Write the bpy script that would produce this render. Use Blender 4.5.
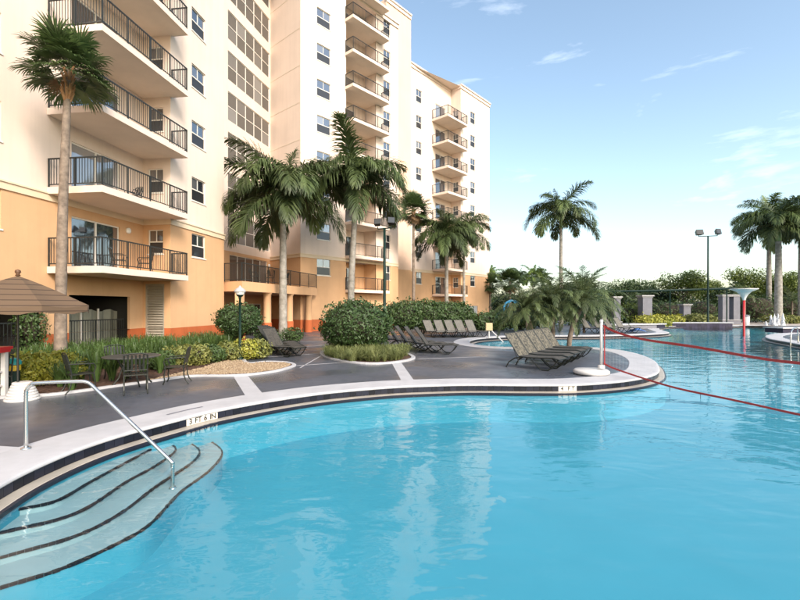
import bpy, bmesh, math, random
from mathutils import Vector, Matrix, noise
R = math.radians
scene = bpy.context.scene
C = scene.collection
for o in list(bpy.data.objects):
    bpy.data.objects.remove(o)

# ------------------------------------------------------------------ camera
CAM_H = 1.95
cam_d = bpy.data.cameras.new('camera')
cam = bpy.data.objects.new('camera', cam_d)
C.objects.link(cam)
cam.location = (0, 0, CAM_H)
cam.rotation_euler = (R(90), 0, 0)
cam_d.sensor_width = 36
cam_d.lens = 19.8
cam_d.shift_y = 0.00875
cam_d.clip_start = 0.05
cam_d.clip_end = 4000
scene.camera = cam

# ------------------------------------------------------------------ sky, sun, exposure
SUN_EL, SUN_AZ = R(34), Vector((0.52, -0.85, 0)).normalized()
world = bpy.data.worlds.new('World')
scene.world = world
world.use_nodes = True
nt = world.node_tree
nt.nodes.clear()
wo = nt.nodes.new('ShaderNodeOutputWorld')
bg = nt.nodes.new('ShaderNodeBackground')
bg.inputs['Strength'].default_value = 0.145
sky = nt.nodes.new('ShaderNodeTexSky')
sky.sky_type = 'NISHITA'
sky.sun_disc = False
sky.sun_elevation = SUN_EL
sky.sun_rotation = math.atan2(SUN_AZ.x, SUN_AZ.y)
sky.air_density = 1.0
sky.dust_density = 1.9
sky.ozone_density = 1.4
# thin wispy clouds, laid over the whole dome
tc = nt.nodes.new('ShaderNodeTexCoord')
mp = nt.nodes.new('ShaderNodeMapping')
mp.inputs['Scale'].default_value = (1.6, 1.6, 7.5)
n1 = nt.nodes.new('ShaderNodeTexNoise')
n1.inputs['Scale'].default_value = 2.1
n1.inputs['Detail'].default_value = 8
n1.inputs['Roughness'].default_value = 0.58
n1.inputs['Distortion'].default_value = 0.35
cr = nt.nodes.new('ShaderNodeValToRGB')
cr.color_ramp.elements[0].position = 0.60
cr.color_ramp.elements[0].color = (0, 0, 0, 1)
cr.color_ramp.elements[1].position = 0.92
cr.color_ramp.elements[1].color = (0.42, 0.42, 0.42, 1)
mixc = nt.nodes.new('ShaderNodeMixRGB')
mixc.inputs['Color2'].default_value = (8.5, 8.6, 8.8, 1)
nt.links.new(tc.outputs['Generated'], mp.inputs['Vector'])
nt.links.new(mp.outputs['Vector'], n1.inputs['Vector'])
nt.links.new(n1.outputs['Fac'], cr.inputs['Fac'])
nt.links.new(cr.outputs['Color'], mixc.inputs['Fac'])
tint = nt.nodes.new('ShaderNodeMixRGB')
tint.blend_type = 'MULTIPLY'
tint.inputs['Fac'].default_value = 1.0
tint.inputs['Color2'].default_value = (1.03, 0.985, 0.86, 1)
nt.links.new(sky.outputs['Color'], tint.inputs['Color1'])
nt.links.new(tint.outputs['Color'], mixc.inputs['Color1'])
nt.links.new(mixc.outputs['Color'], bg.inputs['Color'])
nt.links.new(bg.outputs['Background'], wo.inputs['Surface'])

sd = bpy.data.lights.new('sun', 'SUN')
sd.energy = 1.75
sd.angle = R(17)
sd.color = (1.0, 0.91, 0.82)
sun = bpy.data.objects.new('sun', sd)
C.objects.link(sun)
to_sun = Vector((SUN_AZ.x * math.cos(SUN_EL), SUN_AZ.y * math.cos(SUN_EL), math.sin(SUN_EL)))
sun.rotation_euler = to_sun.to_track_quat('Z', 'Y').to_euler()

vs = scene.view_settings
vs.view_transform = 'Standard'
vs.look = 'None'
vs.gamma = 1
vs.exposure = 1.35
vs.use_curve_mapping = False
scene.cycles.use_denoising = True
scene.cycles.max_bounces = 10
scene.cycles.transparent_max_bounces = 24
scene.cycles.caustics_reflective = False
scene.cycles.caustics_refractive = False
scene.cycles.sample_clamp_indirect = 6

# ------------------------------------------------------------------ materials
M = {}
def mat(name, base, rough=0.7, var=0.0, vscale=3.0, bump=0.0, bscale=60.0, metallic=0.0, spec=0.5,
        base2=None, trans=0.0, objvar=0.0, coat=0.0, streak=0.0):
    m = bpy.data.materials.new(name)
    m.use_nodes = True
    t = m.node_tree
    b = t.nodes['Principled BSDF']
    b.inputs['Roughness'].default_value = rough
    b.inputs['Metallic'].default_value = metallic
    b.inputs['Specular IOR Level'].default_value = spec
    b.inputs['Coat Weight'].default_value = coat
    b.inputs['Base Color'].default_value = (*base, 1)
    col = None
    if var or base2:
        tcn = t.nodes.new('ShaderNodeTexCoord')
        nz = t.nodes.new('ShaderNodeTexNoise')
        nz.inputs['Scale'].default_value = vscale
        nz.inputs['Detail'].default_value = 5
        nz.inputs['Roughness'].default_value = 0.6
        t.links.new(tcn.outputs['Object'], nz.inputs['Vector'])
        rp = t.nodes.new('ShaderNodeValToRGB')
        rp.color_ramp.elements[0].position = 0.35
        rp.color_ramp.elements[1].position = 0.68
        a = base
        c2 = base2 if base2 else tuple(min(1, x * (1 + var)) for x in base)
        if not base2:
            a = tuple(x * (1 - var) for x in base)
        rp.color_ramp.elements[0].color = (*a, 1)
        rp.color_ramp.elements[1].color = (*c2, 1)
        t.links.new(nz.outputs['Fac'], rp.inputs['Fac'])
        col = rp.outputs['Color']
    if streak:
        tcs = t.nodes.new('ShaderNodeTexCoord'); ms = t.nodes.new('ShaderNodeMapping'); ms.inputs['Scale'].default_value = (1.7, 1.7, 0.09)
        ns = t.nodes.new('ShaderNodeTexNoise'); ns.inputs['Scale'].default_value = 1.6; ns.inputs['Detail'].default_value = 6; ns.inputs['Roughness'].default_value = 0.65
        rs_ = t.nodes.new('ShaderNodeValToRGB'); rs_.color_ramp.elements[0].position = 0.36; rs_.color_ramp.elements[1].position = 0.56
        rs_.color_ramp.elements[0].color = (1 - streak, 1 - streak * 1.05, 1 - streak * 1.1, 1); rs_.color_ramp.elements[1].color = (1, 1, 1, 1)
        mm = t.nodes.new('ShaderNodeMixRGB'); mm.blend_type = 'MULTIPLY'; mm.inputs['Fac'].default_value = 1
        t.links.new(tcs.outputs['Object'], ms.inputs['Vector']); t.links.new(ms.outputs['Vector'], ns.inputs['Vector']); t.links.new(ns.outputs['Fac'], rs_.inputs['Fac'])
        t.links.new(col, mm.inputs['Color1']); t.links.new(rs_.outputs['Color'], mm.inputs['Color2']); col = mm.outputs['Color']
    if objvar:
        oi = t.nodes.new('ShaderNodeObjectInfo')
        hs = t.nodes.new('ShaderNodeHueSaturation')
        mr = t.nodes.new('ShaderNodeMapRange')
        mr.inputs['To Min'].default_value = 1 - objvar
        mr.inputs['To Max'].default_value = 1 + objvar
        t.links.new(oi.outputs['Random'], mr.inputs['Value'])
        t.links.new(mr.outputs['Result'], hs.inputs['Value'])
        if col is None:
            hs.inputs['Color'].default_value = (*base, 1)
        else:
            t.links.new(col, hs.inputs['Color'])
        col = hs.outputs['Color']
    if col is not None:
        t.links.new(col, b.inputs['Base Color'])
    if bump:
        tcb = t.nodes.new('ShaderNodeTexCoord')
        nb = t.nodes.new('ShaderNodeTexNoise')
        nb.inputs['Scale'].default_value = bscale
        nb.inputs['Detail'].default_value = 4
        bp = t.nodes.new('ShaderNodeBump')
        bp.inputs['Strength'].default_value = bump
        bp.inputs['Distance'].default_value = 0.02
        t.links.new(tcb.outputs['Object'], nb.inputs['Vector'])
        t.links.new(nb.outputs['Fac'], bp.inputs['Height'])
        t.links.new(bp.outputs['Normal'], b.inputs['Normal'])
    if trans:
        tr = t.nodes.new('ShaderNodeBsdfTranslucent')
        mx = t.nodes.new('ShaderNodeMixShader')
        mx.inputs['Fac'].default_value = trans
        if col is not None:
            t.links.new(col, tr.inputs['Color'])
        else:
            tr.inputs['Color'].default_value = (*base, 1)
        t.links.new(b.outputs['BSDF'], mx.inputs[1])
        t.links.new(tr.outputs['BSDF'], mx.inputs[2])
        out = t.nodes['Material Output']
        t.links.new(mx.outputs['Shader'], out.inputs['Surface'])
    M[name] = m
    return m

mat('cream', (0.73, 0.60, 0.515), 0.85, var=0.035, vscale=0.5, bump=0.12, bscale=35, streak=0.045)
mat('orange', (0.61, 0.37, 0.205), 0.85, var=0.05, vscale=0.6, bump=0.12, bscale=35, streak=0.05)
mat('peach', (0.72, 0.52, 0.39), 0.85, var=0.03, vscale=0.5, bump=0.1, bscale=35, streak=0.04)
mat('terracotta', (0.46, 0.115, 0.035), 0.8, var=0.08, vscale=1.2, bump=0.1, bscale=35, streak=0.12)
mat('soffit', (0.68, 0.575, 0.47), 0.85, var=0.05, vscale=0.9)
mat('trim', (0.72, 0.58, 0.42), 0.7, var=0.03, vscale=2)
mat('white_frame', (0.74, 0.70, 0.64), 0.45)
mat('rail', (0.028, 0.032, 0.032), 0.4, metallic=0.3)
mat('green_post', (0.005, 0.021, 0.016), 0.5, spec=0.2)
mat('louver', (0.36, 0.32, 0.26), 0.5)
mat('screen', (0.26, 0.26, 0.21), 0.8, var=0.1, vscale=3)
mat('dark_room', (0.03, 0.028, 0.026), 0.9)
mat('coping', (0.44, 0.44, 0.46), 0.65, var=0.09, vscale=1.4, bump=0.08, bscale=90, streak=0.045)
mat('band', (0.42, 0.42, 0.44), 0.6, var=0.07, vscale=2.0, bump=0.06, bscale=80)
mat('ledge', (0.38, 0.345, 0.295), 0.5, var=0.1, vscale=3)
mat('tile_black', (0.012, 0.013, 0.022), 0.3, objvar=0.5, spec=0.25)
mat('tile_white', (0.72, 0.66, 0.58), 0.25)
mat('tile_blue', (0.025, 0.022, 0.045), 0.35, objvar=0.35, spec=0.25)
mat('lettering', (0.015, 0.015, 0.018), 0.4)
mat('plaster', (0.055, 0.275, 0.375), 0.7, var=0.03, vscale=0.8)
mat('step_plaster', (0.275, 0.325, 0.355), 0.7, var=0.06, vscale=1.6)
mat('mulch', (0.055, 0.028, 0.018), 0.95, base2=(0.13, 0.065, 0.04), vscale=14, bump=0.9, bscale=40)
mat('gravel', (0.22, 0.145, 0.08), 0.9, base2=(0.38, 0.27, 0.165), vscale=22, bump=0.8, bscale=50)
mat('pebble', (0.24, 0.165, 0.095), 0.85, base2=(0.46, 0.36, 0.25), vscale=16, objvar=0.2)
mat('lawn', (0.045, 0.075, 0.02), 0.95, base2=(0.09, 0.12, 0.035), vscale=0.6, bump=0.5, bscale=12)
mat('sand', (0.40, 0.35, 0.31), 0.9, var=0.06, vscale=0.6)
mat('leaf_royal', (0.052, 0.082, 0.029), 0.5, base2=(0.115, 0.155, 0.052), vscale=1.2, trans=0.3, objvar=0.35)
mat('leaf_lit', (0.10, 0.16, 0.035), 0.45, base2=(0.18, 0.24, 0.05), vscale=1.2, trans=0.3, objvar=0.3)  # brighter copy of the royal palm leaf, sunlight put into its colour
mat('leaf_fan', (0.042, 0.074, 0.024), 0.5, base2=(0.098, 0.145, 0.045), vscale=1.5, trans=0.28, objvar=0.4)
mat('leaf_dead', (0.20, 0.12, 0.06), 0.8, base2=(0.30, 0.19, 0.10), vscale=3, trans=0.1)
mat('leaf_date', (0.055, 0.085, 0.028), 0.5, base2=(0.105, 0.135, 0.05), vscale=1.4, trans=0.22, objvar=0.3)
mat('leaf_topiary', (0.022, 0.052, 0.012), 0.5, base2=(0.055, 0.10, 0.028), vscale=2.6, trans=0.12)
mat('leaf_hedge', (0.03, 0.06, 0.016), 0.5, base2=(0.07, 0.12, 0.03), vscale=2.2, trans=0.15)
mat('leaf_croton', (0.22, 0.25, 0.03), 0.45, base2=(0.38, 0.35, 0.05), vscale=5.0, trans=0.2)
mat('leaf_var', (0.09, 0.12, 0.03), 0.5, base2=(0.26, 0.26, 0.07), vscale=4.0, trans=0.2)
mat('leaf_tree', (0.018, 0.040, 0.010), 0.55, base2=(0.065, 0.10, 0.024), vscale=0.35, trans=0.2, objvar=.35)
mat('leaf_tree_lit', (0.05, 0.085, 0.014), 0.55, base2=(0.17, 0.21, 0.035), vscale=0.4, trans=0.3)  # sunlit variant of the tree leaf, the light painted into the tone
mat('grass_blade', (0.045, 0.085, 0.02), 0.5, base2=(0.10, 0.17, 0.04), vscale=2.5, trans=0.25)
mat('grass_pale', (0.10, 0.13, 0.035), 0.6, base2=(0.26, 0.28, 0.11), vscale=3.0, trans=0.25)
mat('twig_core', (0.035, 0.028, 0.018), 0.9)
mat('trunk_royal', (0.19, 0.175, 0.15), 0.85, base2=(0.36, 0.335, 0.30), vscale=3.5, bump=0.35, bscale=14)
mat('trunk_fan', (0.13, 0.10, 0.078), 0.9, base2=(0.26, 0.205, 0.16), vscale=5, bump=0.8, bscale=12)
mat('trunk_boot', (0.26, 0.13, 0.055), 0.9, base2=(0.40, 0.24, 0.12), vscale=6, bump=0.7, bscale=20)
mat('crownshaft', (0.13, 0.20, 0.065), 0.4, base2=(0.22, 0.29, 0.11), vscale=2)
mat('bark', (0.10, 0.08, 0.06), 0.9, var=0.2, vscale=5, bump=0.5, bscale=20)
mat('black_metal', (0.020, 0.022, 0.020), 0.38, metallic=0.4)
mat('bronze_metal', (0.013, 0.016, 0.013), 0.45, metallic=0.2)
mat('table_top', (0.06, 0.062, 0.06), 0.3, var=0.15, vscale=8)
mat('steel', (0.62, 0.62, 0.60), 0.22, metallic=1.0)
mat('white_plastic', (0.55, 0.54, 0.53), 0.4, var=0.02, vscale=5)
mat('red_tape', (0.36, 0.032, 0.03), 0.5, var=0.15, vscale=6)
mat('red_paint', (0.55, 0.02, 0.025), 0.35)
mat('net_cord', (0.42, 0.44, 0.46), 0.8)
mat('stone', (0.16, 0.16, 0.185), 0.8, var=0.1, vscale=2, bump=0.3, bscale=25)
mat('stone_light', (0.36, 0.35, 0.355), 0.8, var=0.08, vscale=2)
mat('lamp_globe', (0.80, 0.80, 0.78), 0.25)
mat('lamp_lens', (0.05, 0.055, 0.06), 0.1)
mat('teal', (0.02, 0.30, 0.30), 0.4)
mat('yellow', (0.62, 0.42, 0.03), 0.4)
mat('blue_paint', (0.02, 0.19, 0.36), 0.35)
mat('towel_blue', (0.05, 0.13, 0.36), 0.9)
mat('tan_pad', (0.52, 0.42, 0.24), 0.7)
mat('foam', (0.6, 0.62, 0.65), 0.6)
mat('funnel', (0.74, 0.72, 0.70), 0.35)
mat('wood_brown', (0.10, 0.045, 0.02), 0.5)
mat('grey_door', (0.34, 0.35, 0.37), 0.5)

def pane_mat(name, tint, gloss, objvar):
    m = bpy.data.materials.new(name); m.use_nodes = True
    t = m.node_tree; b = t.nodes['Principled BSDF']
    b.inputs['Roughness'].default_value = 0.6
    oi = t.nodes.new('ShaderNodeObjectInfo')
    rp = t.nodes.new('ShaderNodeValToRGB')
    rp.color_ramp.elements[0].color = (*tint, 1)
    rp.color_ramp.elements[1].position = 1.0
    rp.color_ramp.elements[0].position = 0.62
    rp.color_ramp.elements[1].color = (*[x + objvar for x in tint], 1)
    t.links.new(oi.outputs['Random'], rp.inputs['Fac'])
    t.links.new(rp.outputs['Color'], b.inputs['Base Color'])
    g = t.nodes.new('ShaderNodeBsdfGlossy')
    g.inputs['Roughness'].default_value = 0.03
    g.inputs['Color'].default_value = (0.9, 0.93, 1.0, 1)
    tcn = t.nodes.new('ShaderNodeTexCoord')
    nz = t.nodes.new('ShaderNodeTexNoise'); nz.inputs['Scale'].default_value = 1.3
    bp = t.nodes.new('ShaderNodeBump'); bp.inputs['Strength'].default_value = 0.06; bp.inputs['Distance'].default_value = 0.05
    t.links.new(tcn.outputs['Object'], nz.inputs['Vector'])
    t.links.new(nz.outputs['Fac'], bp.inputs['Height'])
    t.links.new(bp.outputs['Normal'], g.inputs['Normal'])
    mx = t.nodes.new('ShaderNodeMixShader'); mx.inputs['Fac'].default_value = gloss
    t.links.new(b.outputs['BSDF'], mx.inputs[1]); t.links.new(g.outputs['BSDF'], mx.inputs[2])
    t.links.new(mx.outputs['Shader'], t.nodes['Material Output'].inputs['Surface'])
    M[name] = m
pane_mat('pane', (0.012, 0.018, 0.028), 0.30, 0.22)
pane_mat('pane_screen', (0.012, 0.013, 0.016), 0.05, 0.01)
pane_mat('pane_bronze', (0.062, 0.060, 0.052), 0.16, 0.12)

def deck_mat():
    m = bpy.data.materials.new('deck'); m.use_nodes = True
    t = m.node_tree; b = t.nodes['Principled BSDF']
    tcn = t.nodes.new('ShaderNodeTexCoord')
    a = t.nodes.new('ShaderNodeTexNoise'); a.inputs['Scale'].default_value = 0.35; a.inputs['Detail'].default_value = 6
    f = t.nodes.new('ShaderNodeTexNoise'); f.inputs['Scale'].default_value = 5.0; f.inputs['Detail'].default_value = 8
    r1 = t.nodes.new('ShaderNodeValToRGB')
    r1.color_ramp.elements[0].position = 0.33; r1.color_ramp.elements[1].position = 0.70
    r1.color_ramp.elements[0].color = (0.065, 0.072, 0.090, 1); r1.color_ramp.elements[1].color = (0.094, 0.103, 0.127, 1)
    mx = t.nodes.new('ShaderNodeMixRGB'); mx.blend_type = 'MULTIPLY'; mx.inputs['Fac'].default_value = 0.45
    r2 = t.nodes.new('ShaderNodeValToRGB')
    r2.color_ramp.elements[0].position = 0.3; r2.color_ramp.elements[1].position = 0.62
    r2.color_ramp.elements[0].color = (0.62, 0.60, 0.60, 1); r2.color_ramp.elements[1].color = (1, 1, 1, 1)
    for n in (a, f): t.links.new(tcn.outputs['Object'], n.inputs['Vector'])
    t.links.new(a.outputs['Fac'], r1.inputs['Fac']); t.links.new(f.outputs['Fac'], r2.inputs['Fac'])
    t.links.new(r1.outputs['Color'], mx.inputs['Color1']); t.links.new(r2.outputs['Color'], mx.inputs['Color2'])
    t.links.new(mx.outputs['Color'], b.inputs['Base Color'])
    w = t.nodes.new('ShaderNodeTexNoise'); w.inputs['Scale'].default_value = 0.42; w.inputs['Detail'].default_value = 3
    mpn = t.nodes.new('ShaderNodeMapping'); mpn.inputs['Location'].default_value = (3.1, 7.7, 0)
    t.links.new(tcn.outputs['Object'], mpn.inputs['Vector']); t.links.new(mpn.outputs['Vector'], w.inputs['Vector'])
    rr = t.nodes.new('ShaderNodeMapRange')
    rr.inputs['From Min'].default_value = 0.40; rr.inputs['From Max'].default_value = 0.60
    rr.inputs['To Min'].default_value = 0.26; rr.inputs['To Max'].default_value = 0.58
    t.links.new(w.outputs['Fac'], rr.inputs['Value']); t.links.new(rr.outputs['Result'], b.inputs['Roughness'])
    bp = t.nodes.new('ShaderNodeBump'); bp.inputs['Strength'].default_value = 0.10; bp.inputs['Distance'].default_value = 0.01
    fb = t.nodes.new('ShaderNodeTexNoise'); fb.inputs['Scale'].default_value = 45
    t.links.new(tcn.outputs['Object'], fb.inputs['Vector'])
    t.links.new(fb.outputs['Fac'], bp.inputs['Height']); t.links.new(bp.outputs['Normal'], b.inputs['Normal'])
    M['deck'] = m
deck_mat()

def water_mat():
    m = bpy.data.materials.new('water'); m.use_nodes = True
    t = m.node_tree; t.nodes.remove(t.nodes['Principled BSDF'])
    tcn = t.nodes.new('ShaderNodeTexCoord')
    mp1 = t.nodes.new('ShaderNodeMapping'); mp1.inputs['Scale'].default_value = (0.8, 1.25, 1); mp1.inputs['Rotation'].default_value = (0, 0, R(14))
    mp2 = t.nodes.new('ShaderNodeMapping'); mp2.inputs['Scale'].default_value = (0.75, 1.5, 1); mp2.inputs['Rotation'].default_value = (0, 0, R(-9))
    w1 = t.nodes.new('ShaderNodeTexNoise'); w1.inputs['Scale'].default_value = 1.1; w1.inputs['Detail'].default_value = 2.5; w1.inputs['Distortion'].default_value = 0.6
    w2 = t.nodes.new('ShaderNodeTexNoise'); w2.inputs['Scale'].default_value = 4.2; w2.inputs['Detail'].default_value = 2; w2.inputs['Distortion'].default_value = 0.4
    t.links.new(tcn.outputs['Object'], mp1.inputs['Vector']); t.links.new(mp1.outputs['Vector'], w1.inputs['Vector'])
    t.links.new(tcn.outputs['Object'], mp2.inputs['Vector']); t.links.new(mp2.outputs['Vector'], w2.inputs['Vector'])
    ma = t.nodes.new('ShaderNodeMath'); ma.operation = 'MULTIPLY_ADD'
    ma.inputs[1].default_value = 0.16
    t.links.new(w2.outputs['Fac'], ma.inputs[0]); t.links.new(w1.outputs['Fac'], ma.inputs[2])
    bp = t.nodes.new('ShaderNodeBump'); bp.inputs['Strength'].default_value = 1.0; bp.inputs['Distance'].default_value = 0.026
    t.links.new(ma.outputs[0], bp.inputs['Height'])
    fr = t.nodes.new('ShaderNodeFresnel'); fr.inputs['IOR'].default_value = 1.33
    t.links.new(bp.outputs['Normal'], fr.inputs['Normal'])
    # the sheet does not bend rays, so the same index holds from below as from above
    ge = t.nodes.new('ShaderNodeNewGeometry'); mi = t.nodes.new('ShaderNodeMapRange')
    mi.inputs['To Min'].default_value = 1.33; mi.inputs['To Max'].default_value = 1 / 1.33
    t.links.new(ge.outputs['Backfacing'], mi.inputs['Value']); t.links.new(mi.outputs['Result'], fr.inputs['IOR'])
    gl = t.nodes.new('ShaderNodeBsdfGlossy'); gl.inputs['Roughness'].default_value = 0.015
    t.links.new(bp.outputs['Normal'], gl.inputs['Normal'])
    tr = t.nodes.new('ShaderNodeBsdfTransparent'); tr.inputs['Color'].default_value = (0.80, 0.975, 0.995, 1)
    mx = t.nodes.new('ShaderNodeMixShader')
    t.links.new(fr.outputs['Fac'], mx.inputs['Fac']); t.links.new(tr.outputs['BSDF'], mx.inputs[1]); t.links.new(gl.outputs['BSDF'], mx.inputs[2])
    t.links.new(mx.outputs['Shader'], t.nodes['Material Output'].inputs['Surface'])
    M['water'] = m
water_mat()

def pattern_mat(name, a, b_, scale, lo, hi, rough=0.8):
    m = bpy.data.materials.new(name); m.use_nodes = True
    t = m.node_tree; b = t.nodes['Principled BSDF']; b.inputs['Roughness'].default_value = rough
    tcn = t.nodes.new('ShaderNodeTexCoord')
    nz = t.nodes.new('ShaderNodeTexNoise'); nz.inputs['Scale'].default_value = scale; nz.inputs['Detail'].default_value = 1.5
    rp = t.nodes.new('ShaderNodeValToRGB'); rp.color_ramp.elements[0].position = lo; rp.color_ramp.elements[1].position = hi
    rp.color_ramp.elements[0].color = (*a, 1); rp.color_ramp.elements[1].color = (*b_, 1)
    t.links.new(tcn.outputs['Object'], nz.inputs['Vector']); t.links.new(nz.outputs['Fac'], rp.inputs['Fac'])
    t.links.new(rp.outputs['Color'], b.inputs['Base Color'])
    M[name] = m
pattern_mat('sling_print', (0.030, 0.029, 0.024), (0.135, 0.122, 0.092), 15, 0.42, 0.58)
pattern_mat('sling_plain', (0.10, 0.096, 0.085), (0.14, 0.132, 0.115), 14, 0.4, 0.6)
pattern_mat('sling_dark', (0.035, 0.032, 0.028), (0.06, 0.055, 0.047), 14, 0.4, 0.6)

def umbrella_mat():
    m = bpy.data.materials.new('umbrella_fabric'); m.use_nodes = True
    t = m.node_tree; b = t.nodes['Principled BSDF']; b.inputs['Roughness'].default_value = 0.9
    tcn = t.nodes.new('ShaderNodeTexCoord')
    sp = t.nodes.new('ShaderNodeSeparateXYZ'); t.links.new(tcn.outputs['Object'], sp.inputs['Vector'])
    mu = t.nodes.new('ShaderNodeMath'); mu.operation = 'MULTIPLY'; mu.inputs[1].default_value = 58
    si = t.nodes.new('ShaderNodeMath'); si.operation = 'SINE'
    t.links.new(sp.outputs['Z'], mu.inputs[0]); t.links.new(mu.outputs[0], si.inputs[0])
    rp = t.nodes.new('ShaderNodeValToRGB')
    rp.color_ramp.elements[0].position = 0.86; rp.color_ramp.elements[1].position = 0.95
    rp.color_ramp.elements[0].color = (0.145, 0.094, 0.058, 1); rp.color_ramp.elements[1].color = (0.05, 0.03, 0.02, 1)
    t.links.new(si.outputs[0], rp.inputs['Fac']); t.links.new(rp.outputs['Color'], b.inputs['Base Color'])
    tr = t.nodes.new('ShaderNodeBsdfTranslucent'); t.links.new(rp.outputs['Color'], tr.inputs['Color'])
    mx = t.nodes.new('ShaderNodeMixShader'); mx.inputs['Fac'].default_value = 0.2
    t.links.new(b.outputs['BSDF'], mx.inputs[1]); t.links.new(tr.outputs['BSDF'], mx.inputs[2])
    t.links.new(mx.outputs['Shader'], t.nodes['Material Output'].inputs['Surface'])
    M['umbrella_fabric'] = m
umbrella_mat()

# ------------------------------------------------------------------ helpers
def V(*a):
    return Vector(a if len(a) == 3 else (*a, 0))

class MB:
    def __init__(s):
        s.v = []; s.f = []
    def add(s, vs, fs):
        o = len(s.v); s.v += [tuple(p) for p in vs]; s.f += [tuple(i + o for i in f) for f in fs]
    def quad(s, a, b, c, d):
        s.add([a, b, c, d], [(0, 1, 2, 3)])
    def hexa(s, p):      # 8 corners: bottom 0-3, top 4-7
        s.add(p, [(3, 2, 1, 0), (4, 5, 6, 7), (0, 1, 5, 4), (1, 2, 6, 5), (2, 3, 7, 6), (3, 0, 4, 7)])
    def box(s, x0, x1, y0, y1, z0, z1):
        s.hexa([(x0, y0, z0), (x1, y0, z0), (x1, y1, z0), (x0, y1, z0), (x0, y0, z1), (x1, y0, z1), (x1, y1, z1), (x0, y1, z1)])
    def tube(s, pts, r, n=8, caps=True):
        pts = [Vector(p) for p in pts]
        k = len(pts)
        rs = r if isinstance(r, (list, tuple)) else [r] * k
        up = None; rings = []
        for i, p in enumerate(pts):
            d = (pts[min(i + 1, k - 1)] - pts[max(i - 1, 0)])
            d = d.normalized() if d.length > 1e-9 else Vector((0, 0, 1))
            if up is None:
                up = Vector((0, 0, 1)) if abs(d.z) < 0.9 else Vector((1, 0, 0))
            a = d.cross(up)
            if a.length < 1e-6:
                a = d.cross(Vector((0, 1, 0)))
            a.normalize(); b = a.cross(d).normalized(); up = b
            rings.append([p + (a * math.cos(2 * math.pi * j / n) + b * math.sin(2 * math.pi * j / n)) * rs[i] for j in range(n)])
        vs = [q for ring in rings for q in ring]; fs = []
        for i in range(k - 1):
            for j in range(n):
                fs.append((i * n + j, i * n + (j + 1) % n, (i + 1) * n + (j + 1) % n, (i + 1) * n + j))
        if caps:
            fs.append(tuple(range(n - 1, -1, -1))); fs.append(tuple((k - 1) * n + j for j in range(n)))
        s.add(vs, fs)
    def lathe(s, prof, n=20, c=(0, 0, 0)):
        vs = []; fs = []
        for r, z in prof:
            for j in range(n):
                a = 2 * math.pi * j / n
                vs.append((c[0] + r * math.cos(a), c[1] + r * math.sin(a), c[2] + z))
        for i in range(len(prof) - 1):
            for j in range(n):
                fs.append((i * n + j, i * n + (j + 1) % n, (i + 1) * n + (j + 1) % n, (i + 1) * n + j))
        s.add(vs, fs)
    def mesh(s, name, m, smooth=False):
        me = bpy.data.meshes.new(name)
        me.from_pydata(s.v, [], s.f)
        me.materials.append(M[m])
        if smooth:
            me.polygons.foreach_set('use_smooth', [True] * len(me.polygons))
        me.update()
        return me
    def build(s, name, m, parent=None, smooth=False):
        return link(name, s.mesh(name, m, smooth), parent)

def link(name, me, parent=None):
    o = bpy.data.objects.new(name, me); C.objects.link(o)
    if parent is not None: o.parent = parent
    return o
def tag(o, label=None, cat=None, group=None, kind=None):
    if label: o['label'] = label
    if cat: o['category'] = cat
    if group: o['group'] = group
    if kind: o['kind'] = kind
    return o
def empty(name, loc=(0, 0, 0), rz=0, label=None, cat=None, group=None):
    o = bpy.data.objects.new(name, None); C.objects.link(o)
    o.location = loc; o.rotation_euler = (0, 0, rz); o.empty_display_size = 0.2
    return tag(o, label, cat, group)
def copy_tree(o, parent=None):
    c = o.copy(); C.objects.link(c); c.parent = parent
    for ch in list(o.children): copy_tree(ch, c)
    return c
def G(px, py, z=0.0):       # measured layout: a point of the photograph that lies at height z
    Y = 440 * (CAM_H - z) / (py - 307)
    return Vector(((px - 400) / 440 * Y, Y, z))
def at(px, Y, z=0.0):
    return Vector(((px - 400) / 440 * Y, Y, z))
def catmull(pts, per=8, closed=True):
    n = len(pts); out = []
    for i in range(n if closed else n - 1):
        g = (lambda k: pts[k % n]) if closed else (lambda k: pts[max(0, min(n - 1, k))])
        p0, p1, p2, p3 = [Vector(g(i + k)) for k in (-1, 0, 1, 2)]
        for j in range(per):
            t = j / per
            out.append(0.5 * ((2 * p1) + (p2 - p0) * t + (2 * p0 - 5 * p1 + 4 * p2 - p3) * t * t + (3 * p1 - p0 - 3 * p2 + p3) * t ** 3))
    if not closed: out.append(Vector(pts[-1]))
    return out
def resample(pts, step, closed=True):
    P = pts + [pts[0]] if closed else pts
    out = [P[0].copy()]; acc = 0.0
    for a, b in zip(P[:-1], P[1:]):
        L = (b - a).length; pos = step - acc
        while pos <= L:
            out.append(a + (b - a) * (pos / L)); pos += step
        acc = (acc + L) % step if L else acc
        acc = L - (pos - step)
    return out
def area(p):
    return 0.5 * sum(p[i].x * p[(i + 1) % len(p)].y - p[(i + 1) % len(p)].x * p[i].y for i in range(len(p)))
def offset(p, d, closed=True):       # d>0: to the right of travel
    out = []; n = len(p)
    for i in range(n):
        a = p[(i - 1) % n] if closed else p[max(i - 1, 0)]
        b = p[(i + 1) % n] if closed else p[min(i + 1, n - 1)]
        t = (b - a).normalized()
        out.append(p[i] + Vector((t.y, -t.x, 0)) * d)
    return out
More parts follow.
